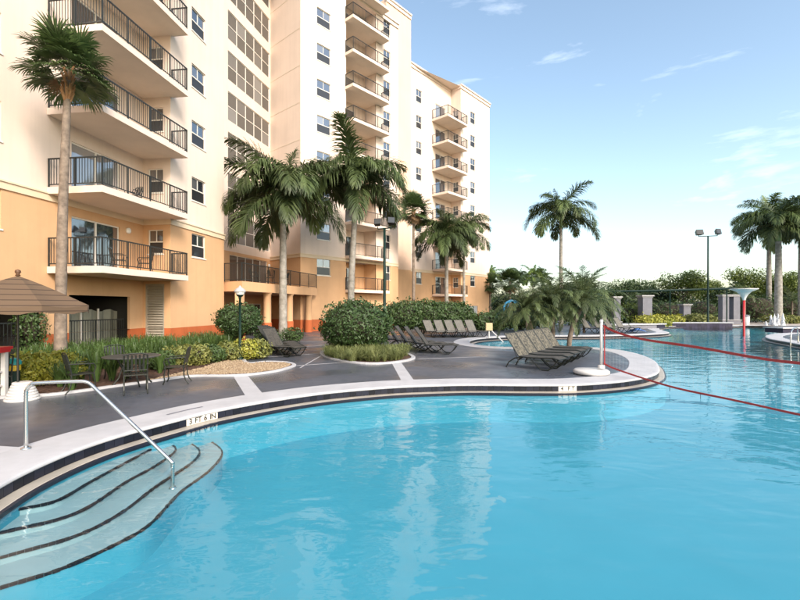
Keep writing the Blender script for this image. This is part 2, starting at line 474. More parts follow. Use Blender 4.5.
def fill_loops(name, loops, z, m, parent=None):
    bm = bmesh.new(); edges = []
    for lp in loops:
        vs = [bm.verts.new((p.x, p.y, z)) for p in lp]
        for i in range(len(vs)):
            edges.append(bm.edges.new((vs[i], vs[(i + 1) % len(vs)])))
    bmesh.ops.triangle_fill(bm, use_beauty=True, use_dissolve=False, edges=edges)
    bmesh.ops.recalc_face_normals(bm, faces=bm.faces)
    for f in bm.faces:
        if f.normal.z < 0: f.normal_flip()
    me = bpy.data.meshes.new(name); bm.to_mesh(me); bm.free()
    me.materials.append(M[m])
    return link(name, me, parent)
def strip(mb, rows, closed=False):
    n = len(rows[0])
    for a, b in zip(rows[:-1], rows[1:]):
        for i in range(n if closed else n - 1):
            j = (i + 1) % n
            mb.quad(a[i], a[j], b[j], b[i])

# ------------------------------------------------------------------ pool, deck, ground
CTRL = [(-2.0, 1.9), (-3.2, 2.7), (-4.0, 3.7), (-4.39, 4.83), (-4.45, 5.82), (-4.27, 6.70), (-3.79, 7.76), (-3.47, 8.32),
        (-2.7, 9.2), (-1.81, 9.95), (-0.9, 10.45), (0, 10.8), (1.25, 11.04), (2.01, 11.08), (3.25, 11.03), (4.53, 11.1), (6.14, 11.75),
        (7.5, 12.9), (8.5, 14.5), (9.3, 16.2), (9.85, 18.2), (9.9, 19.9), (9.26, 21.3), (8, 22.0), (6.3, 21.6), (4.9, 21.5),
        (4.0, 22.6), (3.84, 24.5), (4.8, 27), (7.2, 29), (10.6, 29.6), (13.4, 29.8), (17, 31), (20.1, 33), (21.6, 36), (23.5, 40),
        (26.8, 44), (29, 45), (33.7, 45.2), (38, 46.5), (43, 46), (45, 42), (40, 36.5), (34, 34.5), (29, 33), (25.5, 30.5),
        (23, 27.5), (21.6, 24.5), (20.6, 22), (20, 17), (18.5, 11), (16, 6), (12, 3), (6, 1.7), (1.5, 1.4)]
POOL = catmull([V(x, y) for x, y in CTRL], 6)
if area(POOL) > 0:                      # travel so that 'right of travel' is outward
    OUT = 1.0
else:
    OUT = -1.0
WATER_Z = -0.2
outer = [V(-16, -8), V(60, -8), V(60, 62), V(-16, 62)]
far = [V(-1500, -900), V(1500, -900), V(1500, 2200), V(-1500, 2200)]
ground = tag(fill_loops('ground', [far, offset(POOL, OUT * 0.5)], -0.06, 'lawn'), kind='structure')
deck = tag(fill_loops('pool_deck', [outer, offset(POOL, OUT * 0.3)], 0.0, 'deck'), kind='structure')

# shell: wall, ledge, side and floor
shell = MB()
fl = -0.9
strip(shell, [[p + V(0, 0, fl) for p in offset(POOL, -OUT * 0.20)], [p + V(0, 0, -0.225) for p in offset(POOL, -OUT * 0.18)]], True)
pool = tag(shell.build('swimming_pool', 'plaster', smooth=True), kind='structure')
fill_loops('pool_floor', [offset(POOL, -OUT * 0.20)], fl, 'plaster', pool)
m = MB()
strip(m, [[p + V(0, 0, -0.225) for p in offset(POOL, -OUT * 0.18)], [p + V(0, 0, -0.185) for p in offset(POOL, -OUT * 0.176)],
          [p + V(0, 0, -0.172) for p in offset(POOL, -OUT * 0.15)], [p + V(0, 0, -0.165) for p in offset(POOL, OUT * 0.03)]], True)
m.build('ledge', 'ledge', pool)
m = MB()     # thin dark trim tile at the ledge lip
strip(m, [[p + V(0, 0, -0.235) for p in offset(POOL, -OUT * 0.202)], [p + V(0, 0, -0.181) for p in offset(POOL, -OUT * 0.202)],
          [p + V(0, 0, -0.176) for p in offset(POOL, -OUT * 0.162)]], True)
tag(m.build('lip_tile', 'tile_black', pool))
m = MB()     # grout wall behind the tiles
strip(m, [[p + V(0, 0, -0.17) for p in offset(POOL, OUT * 0.012)], [p + V(0, 0, -0.02) for p in offset(POOL, OUT * 0.012)]], True)
m.build('grout_wall', 'ledge', pool)
m = MB()     # poured coping with a rounded nose
prof = [(0.86, 0.002), (0.84, 0.014), (0.05, 0.018), (0.0, 0.012), (-0.022, -0.004), (-0.026, -0.022), (-0.018, -0.036), (0.015, -0.040)]
strip(m, [[p + V(0, 0, z) for p in offset(POOL, OUT * d)] for d, z in prof], True)
tag(m.build('coping', 'coping', pool, smooth=True))

# single tiles round the near edge, the rest joined
RS = resample(POOL, 0.16)
def tile_pts(a, b, g=0.006):
    t = (b - a).normalized(); n = Vector((t.y, -t.x, 0)) * OUT
    a2, b2 = a + t * g / 2, b - t * g / 2
    z0, z1 = -0.160, -0.042
    i = n * 0.004; o_ = -n * 0.006
    return [a2 + i + V(0, 0, z0), b2 + i + V(0, 0, z0), b2 + o_ + V(0, 0, z0), a2 + o_ + V(0, 0, z0),
            a2 + i + V(0, 0, z1), b2 + i + V(0, 0, z1), b2 + o_ + V(0, 0, z1), a2 + o_ + V(0, 0, z1)]
rest = MB(); count = 0
LABELS = []      # (start, end) white depth tiles
def px_of(p, z=-0.1):
    return 400 + 440 * p.x / p.y if p.y > 0.3 else -9999
for i in range(len(RS)):
    a, b = RS[i], RS[(i + 1) % len(RS)]
    mid = (a + b) / 2
    x = px_of(mid)
    near = 4.2 < mid.y < 16 and -30 < x < 690 and mid.x < 9.4
    white = near and mid.y < 12 and (184.5 < x < 218 or 560.5 < x < 575.5)
    mb = MB(); mb.hexa(tile_pts(a, b, 0.001 if white else 0.006))
    if white:
        mb.build('depth_tile', 'tile_white', pool); LABELS.append((x, a.copy(), b.copy()))
    elif near:
        mb.build('tile', 'tile_black', pool); count += 1
    else:
        rest.add(mb.v, mb.f)
tag(rest.build('tile_course', 'tile_black', pool), kind='stuff')
def text_mesh(txt, size):
    cu = bpy.data.curves.new('lettering', 'FONT'); cu.body = txt; cu.size = size
    cu.align_x = 'CENTER'; cu.align_y = 'CENTER'; cu.extrude = 0.001; cu.offset = 0.0025
    o = bpy.data.objects.new('lettering', cu); C.objects.link(o)
    bpy.context.view_layer.update()
    me = bpy.data.meshes.new_from_object(o.evaluated_get(bpy.context.evaluated_depsgraph_get()))
    bpy.data.objects.remove(o); me.materials.clear(); me.materials.append(M['lettering'])
    return me
for lo, hi, txt, size in ((184, 219, '3 FT 6 IN', 0.135), (560, 576, '4 FT', 0.135)):
    seg = sorted([s for s in LABELS if lo < s[0] < hi])
    a, b = seg[0], seg[-1]
    # one letter group per place so that the words follow the curve
    p0 = min((a[1], a[2]), key=px_of); p1 = max((b[1], b[2]), key=px_of)
    t = (p1 - p0).normalized(); c = (p0 + p1) / 2
    n = Vector((t.y, -t.x, 0))
    if n.y > 0: n = -n
    # bulge of the curved wall at the middle of the word
    bow = max(((s[1] - p0).dot(n)) for s in seg)
    L = (p1 - p0).length
    total = sum(.5 if ch == ' ' else (.62 if ch == 'I' else 1.0) for ch in txt)
    pos = 0.0
    for ch in txt:
        wd = .5 if ch == ' ' else (.62 if ch == 'I' else 1.0)
        cx = (pos + wd / 2) / total
        pos += wd
        if ch == ' ': continue
        q = p0 + t * L * (0.07 + 0.86 * cx)
        k = min(seg, key=lambda s: ((s[1] + s[2]) / 2 - q).length)
        tt = (k[2] - k[1]).normalized()
        if tt.dot(t) < 0: tt = -tt
        nn = Vector((tt.y, -tt.x, 0))
        base = (k[1] + k[2]) / 2
        q = base + tt * (q - base).dot(tt) + nn * 0.010
        o = link('depth_lettering', text_mesh(ch, size), pool)
        o.matrix_world = Matrix(((tt.x, 0, nn.x, q.x), (tt.y, 0, nn.y, q.y), (0, 1, 0, -0.101), (0, 0, 0, 1)))
# dark inlaid strip on the coping above the depth tiles
inl = [p for p in resample(POOL, .06) if 4 < p.y < 12 and 180 < px_of(p) < 216]
m = MB(); strip(m, [[p + V(0, 0, .0195) for p in offset(inl, OUT * .38, False)], [p + V(0, 0, .0195) for p in offset(inl, OUT * .44, False)]])
m.build('coping_inlay', 'stone', pool)

water = tag(fill_loops('pool_water', [offset(POOL, OUT * 0.0)], WATER_Z, 'water'), kind='structure')

# curved entry steps with dark nosing tiles
STEP = [(-0.28, [(2, 511), (21, 508), (57, 500), (90, 481.5), (126, 462), (151.5, 448.5)]),
        (-0.36, [(0, 532), (57, 519), (90, 505.5), (126, 481.5), (156, 465), (175.5, 450), (168, 443)]),
        (-0.44, [(0, 557), (75, 535.5), (120, 513), (156, 486), (192, 462), (199, 450), (184, 440)]),
        (-0.52, [(0, 587), (60, 568.5), (114, 544.5), (150, 523.5), (180, 492), (210, 469.5), (222, 451.5), (206, 438.5)])]
for z, pts in STEP:
    c = [G(x, y, z) for x, y in pts]
    first = c[0] + (c[0] - c[1]).normalized() * 1.5
    c = [Vector((p.x, p.y, 0)) for p in [first] + c]
    crv = catmull(c, 7, False)
    # tread body back to the pool wall
    back = [V(-4.6, crv[0].y - 0.3), V(-5.2, 5.0), V(-5.0, 7.2), V(crv[-1].x - 0.8, crv[-1].y + 0.9)]
    st = fill_loops('step', [crv + back[::-1]], z, 'step_plaster', pool)
    m = MB()
    strip(m, [[p + V(0, 0, fl) for p in crv], [p + V(0, 0, z) for p in crv]])
    m.build('step_riser', 'plaster' if z < -.5 else 'step_plaster', st)
    rs = resample(crv, 0.06, False)
    m = MB()
    for a, b in zip(rs[:-1], rs[1:]):
        t = (b - a).normalized(); nn = Vector((t.y, -t.x, 0))
        j = random.Random(int(a.x * 1000)).uniform(-0.006, 0.006)
        a2, b2 = a + t * 0.001, b - t * 0.001
        q = [a2 - nn * (0.012 + j), b2 - nn * (0.012 + j), b2 + nn * (0.016 + j), a2 + nn * (0.016 + j)]
        m.hexa([p + V(0, 0, z - 0.02) for p in q] + [p + V(0, 0, z + 0.006) for p in q])
    tag(m.build('nosing_tile', 'tile_black', st), kind='stuff')

# painted bands crossing the deck
def band(p0, p1, w0, w1=None, z=0.005):
    w1 = w1 or w0
    t = (p1 - p0).normalized(); n = Vector((t.y, -t.x, 0))
    m = MB(); zz = V(0, 0, z)
    m.quad(p0 - n * w0 / 2 + zz, p1 - n * w1 / 2 + zz, p1 + n * w1 / 2 + zz, p0 + n * w0 / 2 + zz)
    m.build('deck_band', 'band', deck)
band(G(255, 396), G(239, 374), 0.38)
band(G(411, 386), G(396, 362), 0.34)
band(G(34, 452), G(-60, 446), 0.26)
for a, b, w in [((418, 359), (480, 357), .10), ((293, 366), (345, 362.5), .09), ((262, 357.5), (330, 353), .09), ((300, 347), (330, 345), .1),
                ((302, 351.5), (328, 350), .07), ((425, 341.5), (469, 343), .16), ((300, 368), (326, 353), .05), ((440, 336.6), (466, 336.6), .14),
                ((300, 342), (345, 341), .10)]:
    band(G(*a), G(*b), w)

# planting bed with curb, mulch, gravel
edge_px = [(32, 397), (80, 392), (115, 387), (152, 382), (190, 377), (225, 376.5), (250, 375.3), (275, 372), (290, 368), (294, 365.5), (285, 363),
           (266, 362.4), (249, 364), (244, 360), (250, 353), (258, 345), (262, 341)]
ep = [G(*p) for p in edge_px]
bed_front = [V(-20, 7.6), V(-14, 8.2), V(-10, 9.0)] + ep
bed_curve = catmull(bed_front, 5, False)
bed = tag(fill_loops('planting_bed', [bed_curve + [V(-9.2, 26.5), V(-14, 26.5), V(-20, 26)]], 0.03, 'mulch'), kind='structure')
def curb(curve, w=0.13, h=0.055, name='curb', parent=None, closed=False):
    a, b = offset(curve, -w / 2, closed), offset(curve, w / 2, closed)
    m = MB(); Z = lambda L, z: [p + V(0, 0, z) for p in L]
    strip(m, [Z(a, 0.001), Z(a, h - .01), Z(offset(curve, -w / 2 + .012, closed), h), Z(offset(curve, w / 2 - .012, closed), h), Z(b, h - .01), Z(b, 0.001)], closed)
    return m.build(name, 'band', parent)
curb(bed_curve, parent=bed)
gp = [(140, 383), (165, 379.5), (190, 376.4), (225, 375.7), (250, 374.5), (274, 371.3), (287, 368), (291, 365.7), (284, 363.8), (266, 363.2), (250, 364.3), (241, 360.5), (238, 356), (228, 357), (216, 364), (205, 368), (185, 373), (160, 379)]
gpoly = [G(*p) for p in gp]
gravel = tag(fill_loops('gravel', [gpoly], 0.042, 'gravel'), kind='structure')
rng = random.Random(5)
def in_poly(p, poly):
    r = False; n = len(poly)
    for i in range(n):
        a, b = poly[i], poly[(i + 1) % n]
        if (a.y > p.y) != (b.y > p.y) and p.x < (b.x - a.x) * (p.y - a.y) / (b.y - a.y) + a.x: r = not r
    return r
m = MB()
for _ in range(5200):
    p = V(rng.uniform(-8, -3.4), rng.uniform(11, 17))
    if not in_poly(p, gpoly): continue
    s = rng.uniform(0.018, 0.042); a = rng.uniform(0, 3)
    ring = [(math.cos(a + k * 1.257) * s * rng.uniform(.7, 1.2), math.sin(a + k * 1.257) * s * rng.uniform(.7, 1.2)) for k in range(5)]
    vs_ = [(p.x + x, p.y + y, 0.038) for x, y in ring] + [(p.x + x * .6, p.y + y * .6, 0.044 + s * .6) for x, y in ring]
    m.add(vs_, [(5, 6, 7, 8, 9)] + [(k, (k + 1) % 5, 5 + (k + 1) % 5, 5 + k) for k in range(5)])
tag(m.build('pebbles', 'pebble', gravel), kind='stuff')
m = MB()       # bark chips on the mulch
for _ in range(5000):
    p = V(rng.uniform(-12, -4.5), rng.uniform(9.3, 17))
    if not in_poly(p, bed_curve + [V(-9.2, 26.5), V(-14, 26.5), V(-20, 26)]) or in_poly(p, gpoly): continue
    a = rng.uniform(0, 6.28); l = rng.uniform(.02, .06); w = l * .35; t = V(math.cos(a), math.sin(a)); n = V(-t.y, t.x)
    z = rng.uniform(.035, .06); dz = rng.uniform(-.02, .02)
    m.quad(p - t * l - n * w + V(0, 0, z), p + t * l - n * w + V(0, 0, z + dz), p + t * l + n * w + V(0, 0, z + dz), p - t * l + n * w + V(0, 0, z))
tag(m.build('bark_chips', 'mulch', bed), kind='stuff')
# central planter
isl = catmull([V(-3.3, 19.2), V(-3.0, 17.4), V(-2.2, 15.9), V(-1.15, 15.0), V(-0.2, 15.3), V(0.5, 16.6), V(0.1, 18.6), V(-1.0, 20.4), V(-2.4, 20.6)], 6)
planter = tag(fill_loops('planter_bed', [isl], 0.03, 'mulch'), kind='structure')
curb(isl, 0.16, 0.06, 'curb', planter, True)

# zero-entry beach, raised tile wall, far terrace
sand = tag(fill_loops('beach_entry', [[V(32, 45.6), V(46, 45.6), V(60, 50), V(60, 58), V(30, 58)]], 0.008, 'sand'), kind='structure')

# ------------------------------------------------------------------ hotel
hotel = empty('hotel_building', (-9, 30, 0), 0, 'tall cream and orange stucco hotel with many balconies beside the pool', 'building')
hotel.location = (0, 0, 0)
FLOOR = lambda k: 3.425 + 2.9 * (k - 2)
class Fr:
    def __init__(s, o, d):
        s.o = V(*o); s.d = Vector((*d, 0)).normalized(); s.n = Vector((s.d.y, -s.d.x, 0))
    def P(s, t, u, z):
        return s.o + s.d * t + s.n * u + V(0, 0, z)
def fbox(m, fr, t0, t1, u0, u1, z0, z1):
    P = fr.P
    m.hexa([P(t0, u0, z0), P(t1, u0, z0), P(t1, u1, z0), P(t0, u1, z0), P(t0, u0, z1), P(t1, u0, z1), P(t1, u1, z1), P(t0, u1, z1)])
def wall(fr, u, t0, t1, z0, z1, holes, m, rev=0.13, name='wall'):
    mb = MB(); P = fr.P
    hs = [(max(a, t0), min(b, t1), max(c, z0), min(d, z1)) for a, b, c, d in holes if a < t1 and b > t0 and c < z1 and d > z0]
    ts = sorted({t0, t1, *[h[0] for h in hs], *[h[1] for h in hs]})
    zs = sorted({z0, z1, *[h[2] for h in hs], *[h[3] for h in hs]})
    for a, b in zip(ts[:-1], ts[1:]):
        for c, d in zip(zs[:-1], zs[1:]):
            if any(h[0] <= a + 1e-6 and b - 1e-6 <= h[1] and h[2] <= c + 1e-6 and d - 1e-6 <= h[3] for h in hs): continue
            mb.quad(P(a, u, c), P(b, u, c), P(b, u, d), P(a, u, d))
    for a, b, c, d in hs:
        r = u - rev
        mb.quad(P(a, u, c), P(a, u, d), P(a, r, d), P(a, r, c))
        mb.quad(P(b, u, c), P(b, u, d), P(b, r, d), P(b, r, c))
        mb.quad(P(a, u, c), P(b, u, c), P(b, r, c), P(a, r, c))
        mb.quad(P(a, u, d), P(b, u, d), P(b, r, d), P(a, r, d))
    if mb.f: return mb.build(name, m, hotel)
BAND, BASE = 5.95, 0.95
def walls(fr, u, t0, t1, ztop, holes, trim=True, upper='cream', caps=(0.0, 0.0)):
    wall(fr, u, t0, t1, -0.05, BASE, holes, 'terracotta', name='base_wall')
    wall(fr, u, t0, t1, BASE, BAND, holes, 'orange')
    wall(fr, u, t0, t1, BAND, ztop, holes, upper)
    if trim:
        m = MB()
        fbox(m, fr, t0 - caps[0], t1 + caps[1], u - .02, u + 0.05, BAND - 0.10, BAND + 0.14)
        fbox(m, fr, t0 - caps[0], t1 + caps[1], u - .02, u + 0.09, BAND + 0.14, BAND + 0.20)
        m.build('band_moulding', 'trim', hotel)
def window(fr, u, t0, t1, z0, z1):
    r = u - 0.09; w = 0.045
    m = MB(); zm = z0 + (z1 - z0) * 0.5; tm = (t0 + t1) / 2
    for a, b, c, d in [(t0, t1, z0, z0 + w), (t0, t1, z1 - w, z1), (t0, t0 + w, z0 + w, z1 - w), (t1 - w, t1, z0 + w, z1 - w), (t0 + w, t1 - w, zm - w * .6, zm + w * .6)]:
        fbox(m, fr, a, b, r - 0.03, r + 0.03, c, d)
    fbox(m, fr, tm - .018, tm + .018, r - .02, r + .02, zm + w * .6, z1 - w)
    fbox(m, fr, t0 - .04, t1 + .04, u - .1, u + .035, z0 - .06, z0 - .003)
    f = m.build('window', 'white_frame', hotel)
    for a, b, c, d, mt, rr in [(t0 + w, tm - .018, zm + w * .6, z1 - w, 'pane', r), (tm + .018, t1 - w, zm + w * .6, z1 - w, 'pane', r), (t0 + w, t1 - w, z0 + w, zm - w * .6, 'pane_screen', r + .012)]:
        p = MB(); p.quad(fr.P(a, rr, c), fr.P(b, rr, c), fr.P(b, rr, d), fr.P(a, rr, d)); p.build('pane', mt, f)
def sliding(fr, u, t0, t1, z0, z1, n=2):
    r = u - 0.09; w = 0.06; m = MB()
    fbox(m, fr, t0, t1, r - .03, r + .03, z1 - w, z1); fbox(m, fr, t0, t1, r - .03, r + .03, z0, z0 + w)
    k = (t1 - t0) / n
    for i in range(n + 1):
        c = t0 + k * i; a, b = (c, c + w) if i == 0 else ((c - w, c) if i == n else (c - w / 2, c + w / 2))
        fbox(m, fr, a, b, r - .03, r + .03, z0 + w, z1 - w)
    f = m.build('sliding_door', 'white_frame', hotel)
    for i in range(n):
        a, b = t0 + k * i + w * .5, t0 + k * (i + 1) - w * .5
        p = MB(); rr = r + (.01 if i % 2 else -.01)
        p.quad(fr.P(a, rr, z0 + w), fr.P(b, rr, z0 + w), fr.P(b, rr, z1 - w), fr.P(a, rr, z1 - w)); p.build('pane', 'pane', f)
def rail_mesh(m, pts, z, h=1.07, sp=0.115, post=1.35, w=0.02):
    for a, b in zip(pts[:-1], pts[1:]):
        L = (b - a).length; t = (b - a) / L; n = Vector((t.y, -t.x, 0))
        def bar(s0, s1, hw, z0, z1):
            q = [a + t * s0 - n * hw, a + t * s1 - n * hw, a + t * s1 + n * hw, a + t * s0 + n * hw]
            m.hexa([p + V(0, 0, z0) for p in q] + [p + V(0, 0, z1) for p in q])
        bar(0, L, 0.024, z + h - 0.045, z + h); bar(0, L, 0.016, z + 0.09, z + 0.125)
        k = max(1, round(L / sp))
        for i in range(1, k):
            c = L * i / k; bar(c - .0085, c + .0085, .0085, z + .125, z + h - .045)
        k = max(1, round(L / post))
        for i in range(k + 1):
            c = L * i / k; bar(max(0, c - w), min(L, c + w) if i else w * 2, w, z, z + h - .045)
def balcony(fr, tu, slab, k, rail=True):
    z = FLOOR(k); t0, t1, u0, u1 = slab
    m = MB(); fbox(m, fr, t0, t1, u0, u1, z - 0.23, z)
    b = m.build('balcony', 'soffit' , hotel)
    m = MB(); e = 0.012     # painted fascia edge, a little proud of the slab
    fbox(m, fr, t0 - e, t1 + e, u1, u1 + e, z - .24, z + .006); fbox(m, fr, t0 - e, t0, u0 + .02, u1, z - .24, z + .006); fbox(m, fr, t1, t1 + e, max(u0, tu[-1][1]) + .02, u1, z - .24, z + .006)
    m.build('fascia', 'cream', b)
    m = MB(); rail_mesh(m, [fr.P(t, u, 0) for t, u in tu], z); m.build('railing', 'rail', b)

TOP = 30.6
dA, dB = (0.135, 0.991), (0.663, 0.748)
A = Fr((-12.92, 16.1), dA)
J, JU = 4.93, 1.42
KA = range(2, 11)
# A1: back wall of the balconies, reaching out of the picture on the left
hA = [(0.92, 4.09, -0.05, 2.42), (-5.2, -0.2, -0.05, 2.42)]
for k in KA:
    z = FLOOR(k); hA += [(1.03, 3.49, z + 0.02, z + 2.08), (-3.0, -1.62, z + 1.1, z + 2.4)]
walls(A, 0, -14, J, TOP, hA, caps=(0, 0))
for k in KA:
    z = FLOOR(k)
    sliding(A, 0, 1.03, 3.49, z + .02, z + 2.08); window(A, 0, -3.0, -1.62, z + 1.1, z + 2.4)
    balcony(A, [(0.03, 0.03), (0.03, 2.22), (5.0, 2.22), (5.0, JU + .02)], (0, 5.03, 0, 2.25), k)
# jog face with small windows and the tall louvre
Jf = Fr(tuple(A.P(J, 0, 0).xy), tuple(A.n.xy))      # its own normal looks away from the camera: mirror
Jf.n = -A.d
hJ = [(0.26, 1.04, FLOOR(k) + 1.05, FLOOR(k) + 2.2) for k in KA] + [(0.12, 1.1, 0.0, 3.05)]
walls(Jf, 0, 0, JU, TOP, hJ, caps=(0, 0.05))
for k in KA: window(Jf, 0, 0.26, 1.04, FLOOR(k) + 1.05, FLOOR(k) + 2.2)
m = MB()
for a, b, c, d in [(0.12, 0.2, 0, 3.05), (1.02, 1.1, 0, 3.05), (0.2, 1.02, 2.97, 3.05)]: fbox(m, Jf, a, b, -.13, -.02, c, d)
fbox(m, Jf, 0.2, 1.02, -.14, -.13, 0, 2.97)
lv = m.build('louver_door', 'louver', hotel)
sl = None
for i in range(24):
    m = MB(); z = 0.06 + i * 0.12; P = Jf.P
    m.hexa([P(.2, -.11, z + .07), P(1.02, -.11, z + .07), P(1.02, -.03, z), P(.2, -.03, z), P(.2, -.11, z + .095), P(1.02, -.11, z + .095), P(1.02, -.03, z + .025), P(.2, -.03, z + .025)])
    m.build('slat', 'louver', lv)
# A2: wall to the right of the balconies
A2E = 9.69
hA2 = [(6.6, 7.82, FLOOR(k) + 1.1, FLOOR(k) + 2.3) for k in KA]
walls(A, JU, J, A2E, TOP, hA2, caps=(0.0, 0.05))
for k in KA: window(A, JU, 6.6, 7.82, FLOOR(k) + 1.1, FLOOR(k) + 2.3)
# A2 end return, stair tower, return wall, wing B
pA2 = A.P(A2E, JU, 0)
S0, S1 = V(-12.24, 31.3), V(-10.9, 37.0)
e0 = Fr(tuple(pA2.xy), tuple((S0 - V(0.45, 1.85) - pA2).xy)); e0L = (S0 - V(0.45, 1.85) - pA2).length
walls(e0, 0, 0, e0L, TOP, [], trim=False)
ST = Fr(tuple(S0.xy), tuple((S1 - S0).xy)); SL = (S1 - S0).length
hS = [(0.0, SL - 0.12, FLOOR(k) + .25, FLOOR(k) + 2.32) for k in range(3, 11)] + [(0.2, SL - .5, FLOOR(2) + .02, FLOOR(2) + 2.3), (2.4, 4.4, 0, 2.2)]
walls(ST, 0, -1.9, SL, TOP, hS, trim=False)
def grid_window(fr, u, t0, t1, z0, z1, nc, nr, pm='pane_bronze'):
    r = u - .08; w = .05; m = MB(); f = None
    k = (t1 - t0) / nc; q = (z1 - z0) / nr
    for i in range(nc + 1): fbox(m, fr, t0 + k * i - (w / 2 if 0 < i < nc else (0 if i == 0 else w)), t0 + k * i + (w / 2 if 0 < i < nc else (w if i == 0 else 0)), r - .03, r + .03, z0, z1)
    for j in range(nr + 1):
        for i in range(nc): fbox(m, fr, t0 + k * i + w * .5 + (w * .5 if i == 0 else 0), t0 + k * (i + 1) - w * .5 - (w * .5 if i == nc - 1 else 0), r - .026, r + .026, z0 + q * j - (0 if j == 0 else w / 2 if j < nr else w), z0 + q * j + (w if j == 0 else w / 2 if j < nr else 0))
    f = m.build('window', 'white_frame', hotel)
    for i in range(nc):
        for j in range(nr):
            p = MB(); a, b, c, d = t0 + k * i + .025, t0 + k * (i + 1) - .025, z0 + q * j + .025, z0 + q * (j + 1) - .025
            p.quad(fr.P(a, r, c), fr.P(b, r, c), fr.P(b, r, d), fr.P(a, r, d)); p.build('pane', pm, f)
for k in range(3, 11): grid_window(ST, 0, 0.0, SL - .12, FLOOR(k) + .25, FLOOR(k) + 2.32, 5, 2)
grid_window(ST, 0, 0.2, SL - .5, FLOOR(2) + .02, FLOOR(2) + 2.3, 5, 1, 'pane')
grid_window(ST, 0, 2.4, 4.4, 0, 2.2, 2, 1, 'pane')
BO = V(-7.75, 34.25)
RW = Fr(tuple(S1.xy), tuple((BO - S1).xy)); RW.n = Vector((RW.d.y, -RW.d.x, 0)); RL = (BO - S1).length
walls(RW, 0, 0, RL, 29.3, [], caps=(0, 0.05))
for z in [FLOOR(k) for k in range(4, 11)]:
    m = MB(); fbox(m, RW, 0.02, RL - .02, -.01, .012, z - .03, z + .02); m.build('reveal_joint', 'soffit', hotel)
B = Fr(tuple(BO.xy), dB)
BE = 11.4
KB = range(2, 11)
r0, r1 = 4.7, 8.35
hB = [(1.6, 3.0, FLOOR(k) + 1.1, FLOOR(k) + 2.45) for k in KB] + [(9.35, 10.3, FLOOR(k) + 1.1, FLOOR(k) + 2.45) for k in KB]
hB += [(r0, r1, FLOOR(2) - .23, FLOOR(10) + 2.5)]
walls(B, 0, 0, BE, 29.3, [h for h in hB], caps=(0.05, 0))
for k in KB:
    window(B, 0, 1.6, 3.0, FLOOR(k) + 1.1, FLOOR(k) + 2.45); window(B, 0, 9.35, 10.3, FLOOR(k) + 1.1, FLOOR(k) + 2.45)
    balcony(B, [(r0 - .07, .02), (r0 - .07, .97), (9.07, .97), (9.07, .02)], (r0 - .1, 9.1, 0.0, 1.0), k)
    m = MB(); fbox(m, B, r0, r1, -1.6, -0.002, FLOOR(k) - .23, FLOOR(k)); m.build('slab', 'soffit', hotel)
# recess of the B balconies
hr = [(5.0, 7.2, FLOOR(k) + .02, FLOOR(k) + 2.1) for k in KB]
for zz0, zz1, mt in [(FLOOR(2) - .23, BAND, 'orange'), (BAND, FLOOR(10) + 2.5, 'cream')]:
    wall(B, -1.6, r0, r1, zz0, zz1, hr, mt)
    P = B.P
    for rr_ in (r0, r1):
        m = MB(); m.quad(P(rr_, -1.6, zz0), P(rr_, 0, zz0), P(rr_, 0, zz1), P(rr_, -1.6, zz1)); m.build('wall', mt, hotel)
for k in KB: sliding(B, -1.6, 5.0, 7.2, FLOOR(k) + .02, FLOOR(k) + 2.1)
m = MB(); fbox(m, B, r0 - .1, 9.1, 0.0, 1.0, FLOOR(10) + 2.5, FLOOR(10) + 2.72); m.build('canopy_slab', 'soffit', hotel)
# B right end (hidden from the pool side, closes the block), roof cornices
m = MB(); P = B.P
m.quad(P(BE, 0, 0), P(BE, -9, 0), P(BE, -9, 29.3), P(BE, 0, 29.3)); m.build('wall', 'cream', hotel)
def cornice(fr, u, t0, t1, z):
    m = MB(); fbox(m, fr, t0, t1, u - .3, u + .10, z - .35, z); fbox(m, fr, t0, t1, u - .3, u + .2, z, z + .16); m.build('cornice', 'cream', hotel)
cornice(B, 0, -.1, BE, 29.3)
m = MB()
def roof(name, poly, z):
    m = MB(); m.add([(p.x, p.y, z) for p in poly], [tuple(range(len(poly)))]); m.build(name, 'soffit', hotel)
roof('roof', [B.P(0, 0, 0), B.P(BE, 0, 0), B.P(BE, -12, 0), B.P(0, -12, 0)], 29.2)
# tower and wing C
Cf = Fr((1.10, 48.07), dB)
TW = 33.6
wall(Cf, .12, -3.9, 0, -0.05, BASE, [], 'terracotta', name='base_wall'); wall(Cf, .12, -3.9, 0, BASE, BAND, [], 'orange'); wall(Cf, .12, -3.9, 0, BAND, TW, [], 'peach')
m = MB(); P = Cf.P
m.quad(P(-3.9, .12, 20), P(-3.9, -5, 20), P(-3.9, -5, TW), P(-3.9, .12, TW)); m.quad(P(0, .12, 0), P(0, -5, 0), P(0, -5, TW), P(0, .12, TW)); m.build('tower_wall', 'peach', hotel)
cornice(Cf, .12, -3.9, 0, TW)
C1, CE, CT = 7.76, 14.5, 28.6
KC = range(2, 10)
hC = []
for k in KC: hC += [(1.05, 2.05, FLOOR(k) + 1.1, FLOOR(k) + 2.5), (4.6, 6.6, FLOOR(k) + .02, FLOOR(k) + 2.1)]
walls(Cf, 0, 0, C1, CT, hC)
Cj = Fr(tuple(Cf.P(C1, 0, 0).xy), tuple(Cf.n.xy)); Cj.n = -Cf.d
hj = [(.26, 1.04, FLOOR(k) + .9, FLOOR(k) + 2.1) for k in KC]
walls(Cj, 0, 0, JU, CT, hj, caps=(0, .05))
hC2 = [(9.9, 11.0, FLOOR(k) + 1.1, FLOOR(k) + 2.5) for k in KC] + [(9.6, 11.6, 0, 2.1)]
walls(Cf, JU, C1, CE, CT, hC2)
